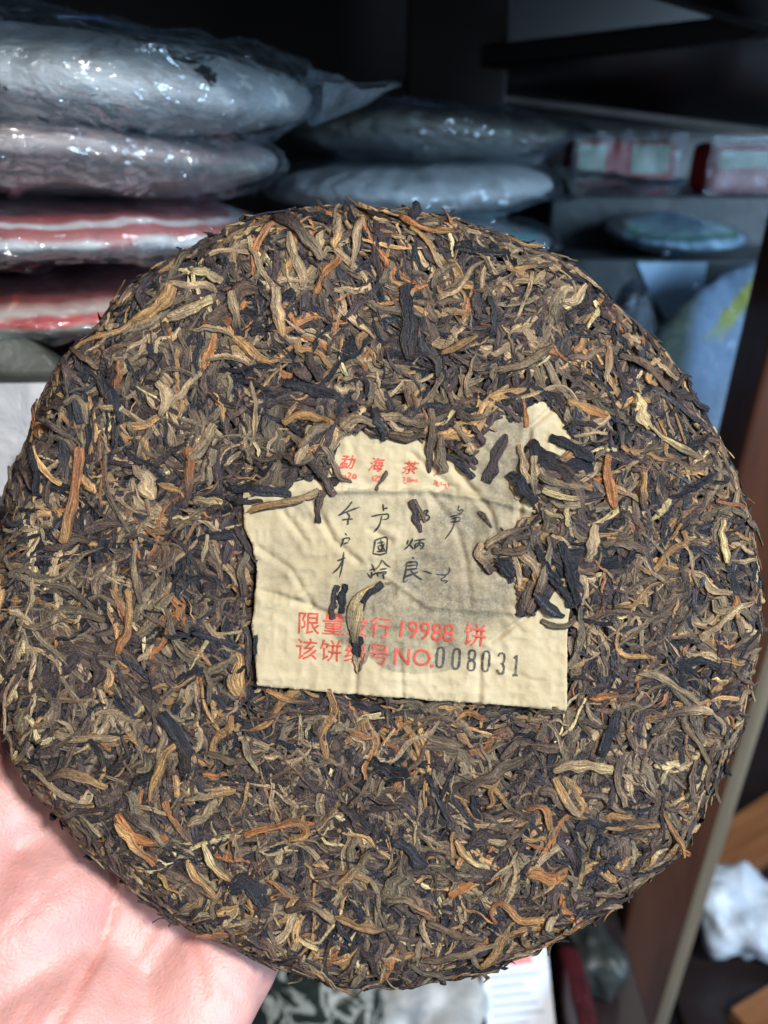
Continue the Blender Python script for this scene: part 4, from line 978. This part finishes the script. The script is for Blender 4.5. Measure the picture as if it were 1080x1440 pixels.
HERO = [
 # over and around the ticket
 ([(322, 688), (360, 690), (412, 697)], 12, 'navy', None, 'fold'), ([(318, 700), (345, 708), (372, 705)], 8, 'navy', 'dark'),
 ([(343, 724), (372, 712), (412, 706), (452, 692)], 13, 'gold', 'tan'), ([(455, 690), (450, 712), (448, 736)], 10, 'brown', 'dark'),
 ([(428, 648), (452, 664), (463, 685), (470, 699)], 13, 'dark', 'brown', 'fold'), ([(400, 640), (425, 655), (440, 640)], 16, 'brown', 'olive', 'fold'),
 ([(452, 625), (470, 650), (478, 675), (496, 679)], 8, 'olive', 'brown'), ([(438, 600), (430, 630), (418, 655)], 12, 'tan', None), ([(470, 600), (440, 612), (420, 632)], 14, 'olive', None, 'fold'),
 ([(400, 600), (420, 585), (450, 590), (470, 600)], 12, 'gold', None), ([(480, 605), (500, 590), (530, 600)], 12, 'tan', 'olive'), ([(525, 575), (535, 600), (540, 622)], 17, 'navy', None, 'fold'),
 ([(545, 612), (570, 618), (598, 612)], 10, 'brown', None), ([(560, 590), (590, 600), (610, 590)], 12, 'olive', None), ([(604, 575), (606, 610), (602, 666)], 11, 'olive', 'dark'),
 ([(617, 612), (620, 640), (622, 666)], 17, 'olive', None, 'fold'), ([(628, 640), (650, 655), (664, 674)], 9, 'navy', None), ([(632, 628), (650, 638), (662, 650)], 9, 'dark', None), ([(636, 600), (655, 620), (668, 640)], 11, 'olive', 'brown'),
 ([(660, 600), (672, 615), (678, 628)], 12, 'dark', None), ([(655, 625), (662, 640)], 16, 'tan', None), ([(640, 585), (665, 590), (690, 578)], 15, 'brown', 'olive'),
 ([(543, 662), (537, 676), (528, 690)], 6, 'brown', None), ([(580, 702), (586, 728), (590, 749)], 11, 'dark', None, 'fold'), ([(584, 703), (592, 720), (597, 735)], 5, 'olive', None),
 ([(552, 818), (525, 824), (503, 838), (492, 860), (494, 884), (503, 908)], 9, 'straw', 'olive'), ([(503, 905), (500, 925), (504, 945)], 8, 'olive', 'tan'), ([(522, 905), (512, 925), (505, 942)], 6, 'tan', 'olive'),
 ([(538, 818), (518, 832), (508, 848), (506, 868)], 13, 'navy', None, 'fold'), ([(486, 820), (482, 842), (480, 862)], 10, 'navy', None), ([(476, 822), (470, 845), (470, 870)], 11, 'navy', 'dark', 'fold'), ([(505, 893), (504, 922)], 13, 'navy', None), ([(507, 846), (500, 876), (499, 902)], 13, 'straw', 'olive'),
 ([(712, 610), (698, 640), (684, 680)], 17, 'dark', None, 'fold', .5), ([(673, 718), (684, 732), (690, 742)], 5, 'brown', None),
 ([(742, 738), (712, 750), (680, 768)], 12, 'olive', 'tan'), ([(676, 762), (666, 776), (680, 792), (690, 807)], 10, 'tan', 'brown'), ([(720, 758), (728, 782), (752, 796), (757, 828)], 13, 'tan', 'olive', 'fold'), ([(700, 785), (712, 800), (720, 818)], 24, 'navy', None, 'fold', .7),
 ([(768, 752), (772, 785), (758, 820), (742, 862)], 14, 'olive', 'brown', 'fold'), ([(752, 765), (768, 800), (790, 820)], 10, 'navy', None), ([(784, 760), (800, 800), (812, 850)], 12, 'navy', None), ([(745, 815), (738, 840), (728, 866)], 13, 'brown', 'dark'),
 ([(748, 830), (765, 850), (792, 868)], 14, 'navy', None, 'fold'), ([(760, 870), (790, 885), (812, 872)], 10, 'olive', None), ([(690, 775), (715, 778), (740, 770)], 14, 'brown', None),
 ([(718, 662), (732, 686), (752, 708)], 18, 'navy', None, 'fold'), ([(742, 622), (768, 650), (805, 672)], 26, 'navy', 'dark', 'fold', .9), ([(748, 640), (752, 668), (748, 695)], 13, 'tan', 'olive'), ([(755, 668), (790, 680), (836, 688)], 11, 'olive', 'tan'),
 ([(774, 612), (802, 622), (838, 646)], 14, 'navy', None), ([(728, 625), (738, 655), (742, 680)], 10, 'tan', None), ([(760, 690), (790, 700), (830, 696)], 9, 'straw', 'olive'), ([(772, 705), (790, 715), (815, 708)], 10, 'olive', None),
 ([(800, 560), (832, 574), (862, 580)], 13, 'gold', 'orange'), ([(735, 560), (738, 580), (742, 600)], 8, 'orange', None), ([(795, 600), (820, 590), (850, 600)], 10, 'dark', None), ([(838, 735), (830, 770), (826, 790)], 15, 'tan', None), ([(795, 712), (797, 740)], 9, 'straw', None),
 ([(350, 772), (338, 800), (345, 840)], 11, 'olive', 'brown'), ([(330, 740), (345, 765), (362, 790)], 10, 'dark', None), ([(345, 880), (352, 910), (348, 950)], 9, 'dark', 'brown'), ([(375, 968), (400, 985), (440, 990)], 8, 'gold', 'brown'), ([(640, 1015), (660, 1000), (682, 1012)], 12, 'gold', 'orange'),
 # strands across the face
 ([(566, 402), (574, 450), (578, 508)], 19, 'navy', 'dark', 'fold'), ([(904, 545), (914, 575), (924, 598)], 19, 'straw', None), ([(922, 592), (946, 612), (975, 626), (1003, 640)], 10, 'straw', 'tan'), ([(908, 560), (902, 572)], 8, 'straw', None),
 ([(108, 628), (104, 690), (88, 765)], 18, 'orange', 'gold'), ([(36, 625), (55, 660), (82, 683)], 9, 'gold', None), ([(28, 620), (45, 650), (50, 700)], 12, 'navy', None, 'fold'), ([(8, 640), (30, 675), (42, 690)], 9, 'dark', 'brown'),
 ([(268, 630), (266, 665), (258, 715)], 20, 'orange', 'brown', 'fold'), ([(303, 598), (285, 635), (266, 648)], 14, 'tan', None), ([(150, 640), (148, 690), (170, 730), (182, 750)], 9, 'brown', 'olive'),
 ([(340, 1178), (385, 1166), (425, 1154), (434, 1178), (404, 1186)], 11, 'orange', 'gold'), ([(160, 1148), (175, 1180), (205, 1192), (232, 1186)], 15, 'orange', None), ([(158, 1160), (185, 1195), (212, 1225)], 13, 'gold', 'orange'), ([(168, 1146), (200, 1165), (228, 1195)], 16, 'brown', 'olive', 'fold'),
 ([(250, 1130), (240, 1150), (245, 1180)], 7, 'brown', None), ([(228, 1130), (238, 1160), (262, 1190)], 11, 'orange', 'brown'), ([(256, 1128), (330, 1112)], 15, 'olive', 'gold', 'fold'), ([(282, 1190), (292, 1225), (322, 1245)], 12, 'straw', 'gold'), ([(315, 1255), (345, 1240), (375, 1280)], 24, 'navy', None, 'fold', .8),
 ([(700, 1305), (686, 1285), (706, 1266), (722, 1290), (735, 1302), (768, 1298)], 10, 'orange', 'gold'), ([(632, 1265), (650, 1252), (668, 1247)], 12, 'orange', None), ([(640, 1185), (660, 1215), (690, 1225)], 10, 'gold', 'straw'), ([(560, 1178), (585, 1210), (600, 1220)], 18, 'navy', None, 'fold'),
 ([(776, 1085), (800, 1070), (860, 1082)], 14, 'tan', 'straw'), ([(778, 1092), (792, 1120), (815, 1150)], 12, 'gold', 'tan'), ([(1027, 728), (1024, 755), (1032, 792)], 10, 'straw', None), ([(862, 636), (856, 670), (868, 716)], 12, 'orange', None), ([(914, 660), (908, 690), (915, 716)], 11, 'gold', 'brown'),
 ([(390, 415), (392, 450), (398, 482)], 16, 'tan', 'gold'), ([(650, 1120), (700, 1082), (745, 1066)], 20, 'brown', 'olive', 'fold'), ([(872, 1000), (858, 1030), (842, 1062)], 19, 'navy', None, 'fold'), ([(520, 1070), (560, 1090), (575, 1085)], 22, 'navy', None, 'fold'), ([(330, 420), (335, 445), (338, 480)], 13, 'tan', 'dark'),
 ([(385, 310), (430, 340), (455, 378)], 17, 'dark', 'olive', 'fold'), ([(480, 310), (475, 335), (470, 360)], 11, 'tan', 'gold'), ([(510, 310), (500, 345), (495, 385)], 14, 'tan', None), ([(560, 300), (590, 320), (640, 318)], 10, 'orange', 'gold'), ([(640, 345), (690, 352), (720, 348)], 16, 'navy', None, 'fold'),
 ([(575, 320), (605, 340), (625, 380)], 10, 'gold', 'tan'), ([(275, 395), (300, 398), (318, 410)], 12, 'straw', 'tan'), ([(240, 455), (275, 440), (305, 432)], 12, 'tan', 'straw'), ([(270, 470), (310, 468), (332, 482)], 10, 'tan', None), ([(860, 470), (866, 500), (862, 530)], 16, 'gold', 'tan', 'fold'),
 ([(880, 490), (920, 500), (960, 540)], 11, 'brown', None), ([(690, 415), (700, 440), (695, 470)], 11, 'navy', None), ([(700, 520), (740, 515), (780, 480)], 12, 'tan', 'olive'), ([(620, 500), (660, 480), (672, 470)], 12, 'gold', None), ([(400, 545), (440, 548), (480, 560)], 15, 'navy', None, 'fold'),
 ([(355, 540), (365, 590), (352, 630)], 10, 'tan', None), ([(430, 500), (450, 540)], 13, 'dark', None), ([(180, 830), (182, 880), (168, 920)], 12, 'gold', 'orange'), ([(60, 820), (100, 830), (140, 870)], 10, 'olive', None), ([(190, 760), (185, 810), (200, 850)], 9, 'tan', 'brown'),
 ([(150, 540), (170, 560), (172, 600)], 14, 'navy', None, 'fold'), ([(95, 575), (120, 560), (125, 600)], 10, 'olive', None), ([(225, 540), (238, 560), (232, 590)], 13, 'tan', None), ([(990, 900), (1020, 880), (1050, 850)], 12, 'tan', 'straw'), ([(900, 950), (940, 955), (1000, 1000)], 11, 'olive', None),
 ([(940, 1010), (970, 1000), (1010, 1005)], 11, 'brown', 'tan'), ([(880, 1060), (860, 1090), (875, 1130)], 10, 'brown', 'tan'), ([(740, 1140), (765, 1130), (775, 1170)], 10, 'orange', 'gold'), ([(480, 1130), (500, 1150), (520, 1140)], 14, 'dark', None), ([(290, 1060), (340, 1075), (370, 1060)], 12, 'olive', 'brown'), ([(230, 1000), (260, 1040), (262, 1090)], 17, 'navy', 'dark', 'fold'),
 ([(340, 1040), (350, 1070), (362, 1090)], 11, 'olive', 'straw'), ([(60, 1100), (100, 1080), (150, 1110)], 10, 'brown', 'gold'), ([(50, 1080), (80, 1110), (110, 1130)], 11, 'tan', None), ([(440, 1240), (480, 1225), (520, 1240)], 11, 'brown', 'gold'), ([(470, 1290), (520, 1310), (560, 1300)], 14, 'gold', 'olive'),
 ([(530, 1255), (538, 1300), (560, 1330)], 9, 'olive', 'dark'), ([(600, 1300), (640, 1320), (680, 1330)], 12, 'brown', None), ([(520, 1200), (500, 1225), (475, 1250)], 12, 'olive', 'gold'), ([(400, 1290), (440, 1275), (470, 1300)], 14, 'brown', 'tan'), ([(590, 1350), (640, 1350), (700, 1335)], 12, 'brown', 'tan'),
]
for h_ in HERO: hero(*h_)

# map to the cake and split: the largest as parts, the rest as one mass
for lf in LEAVES:
    v = lf['V']; P_, N_ = surf(v[:, 0], v[:, 1])
    h = v[:, 2]*SQ
    lf['W'] = (P_ + N_*h[:, None] - N_*0.4)
order = sorted(range(N_BG), key=lambda i: -(LEAVES[i]['area']*(1.0 if i > 1300 else .0)*(math.hypot(*LEAVES[i]['c']) < 95)))
parts = list(range(N_BG, len(LEAVES))); parts += order[:300-len(parts)]
ps = set(parts)
def leaf_obj(name, idx):
    V = np.concatenate([LEAVES[i]['W'] for i in idx])*0.001
    FF = []; k = 0
    for i in idx: FF.append(grid_faces(LEAVES[i]['ns'], MC, True)+k); k += LEAVES[i]['ns']*MC
    F = np.concatenate(FF)
    me = quads_mesh(name, V, F)
    C = np.concatenate([LEAVES[i]['col'] for i in idx]); attr(me, 'col', 'FLOAT_COLOR', np.c_[C, np.ones(len(C))])
    attr(me, 'luv', 'FLOAT_VECTOR', np.concatenate([LEAVES[i]['luv'] for i in idx]))
    return link(name, me, M_LEAF, cake)
for i in parts: leaf_obj('tea_leaf', [i])
rest = [i for i in range(len(LEAVES)) if i not in ps]
tag(leaf_obj('leaf_mass', rest), kind='stuff')
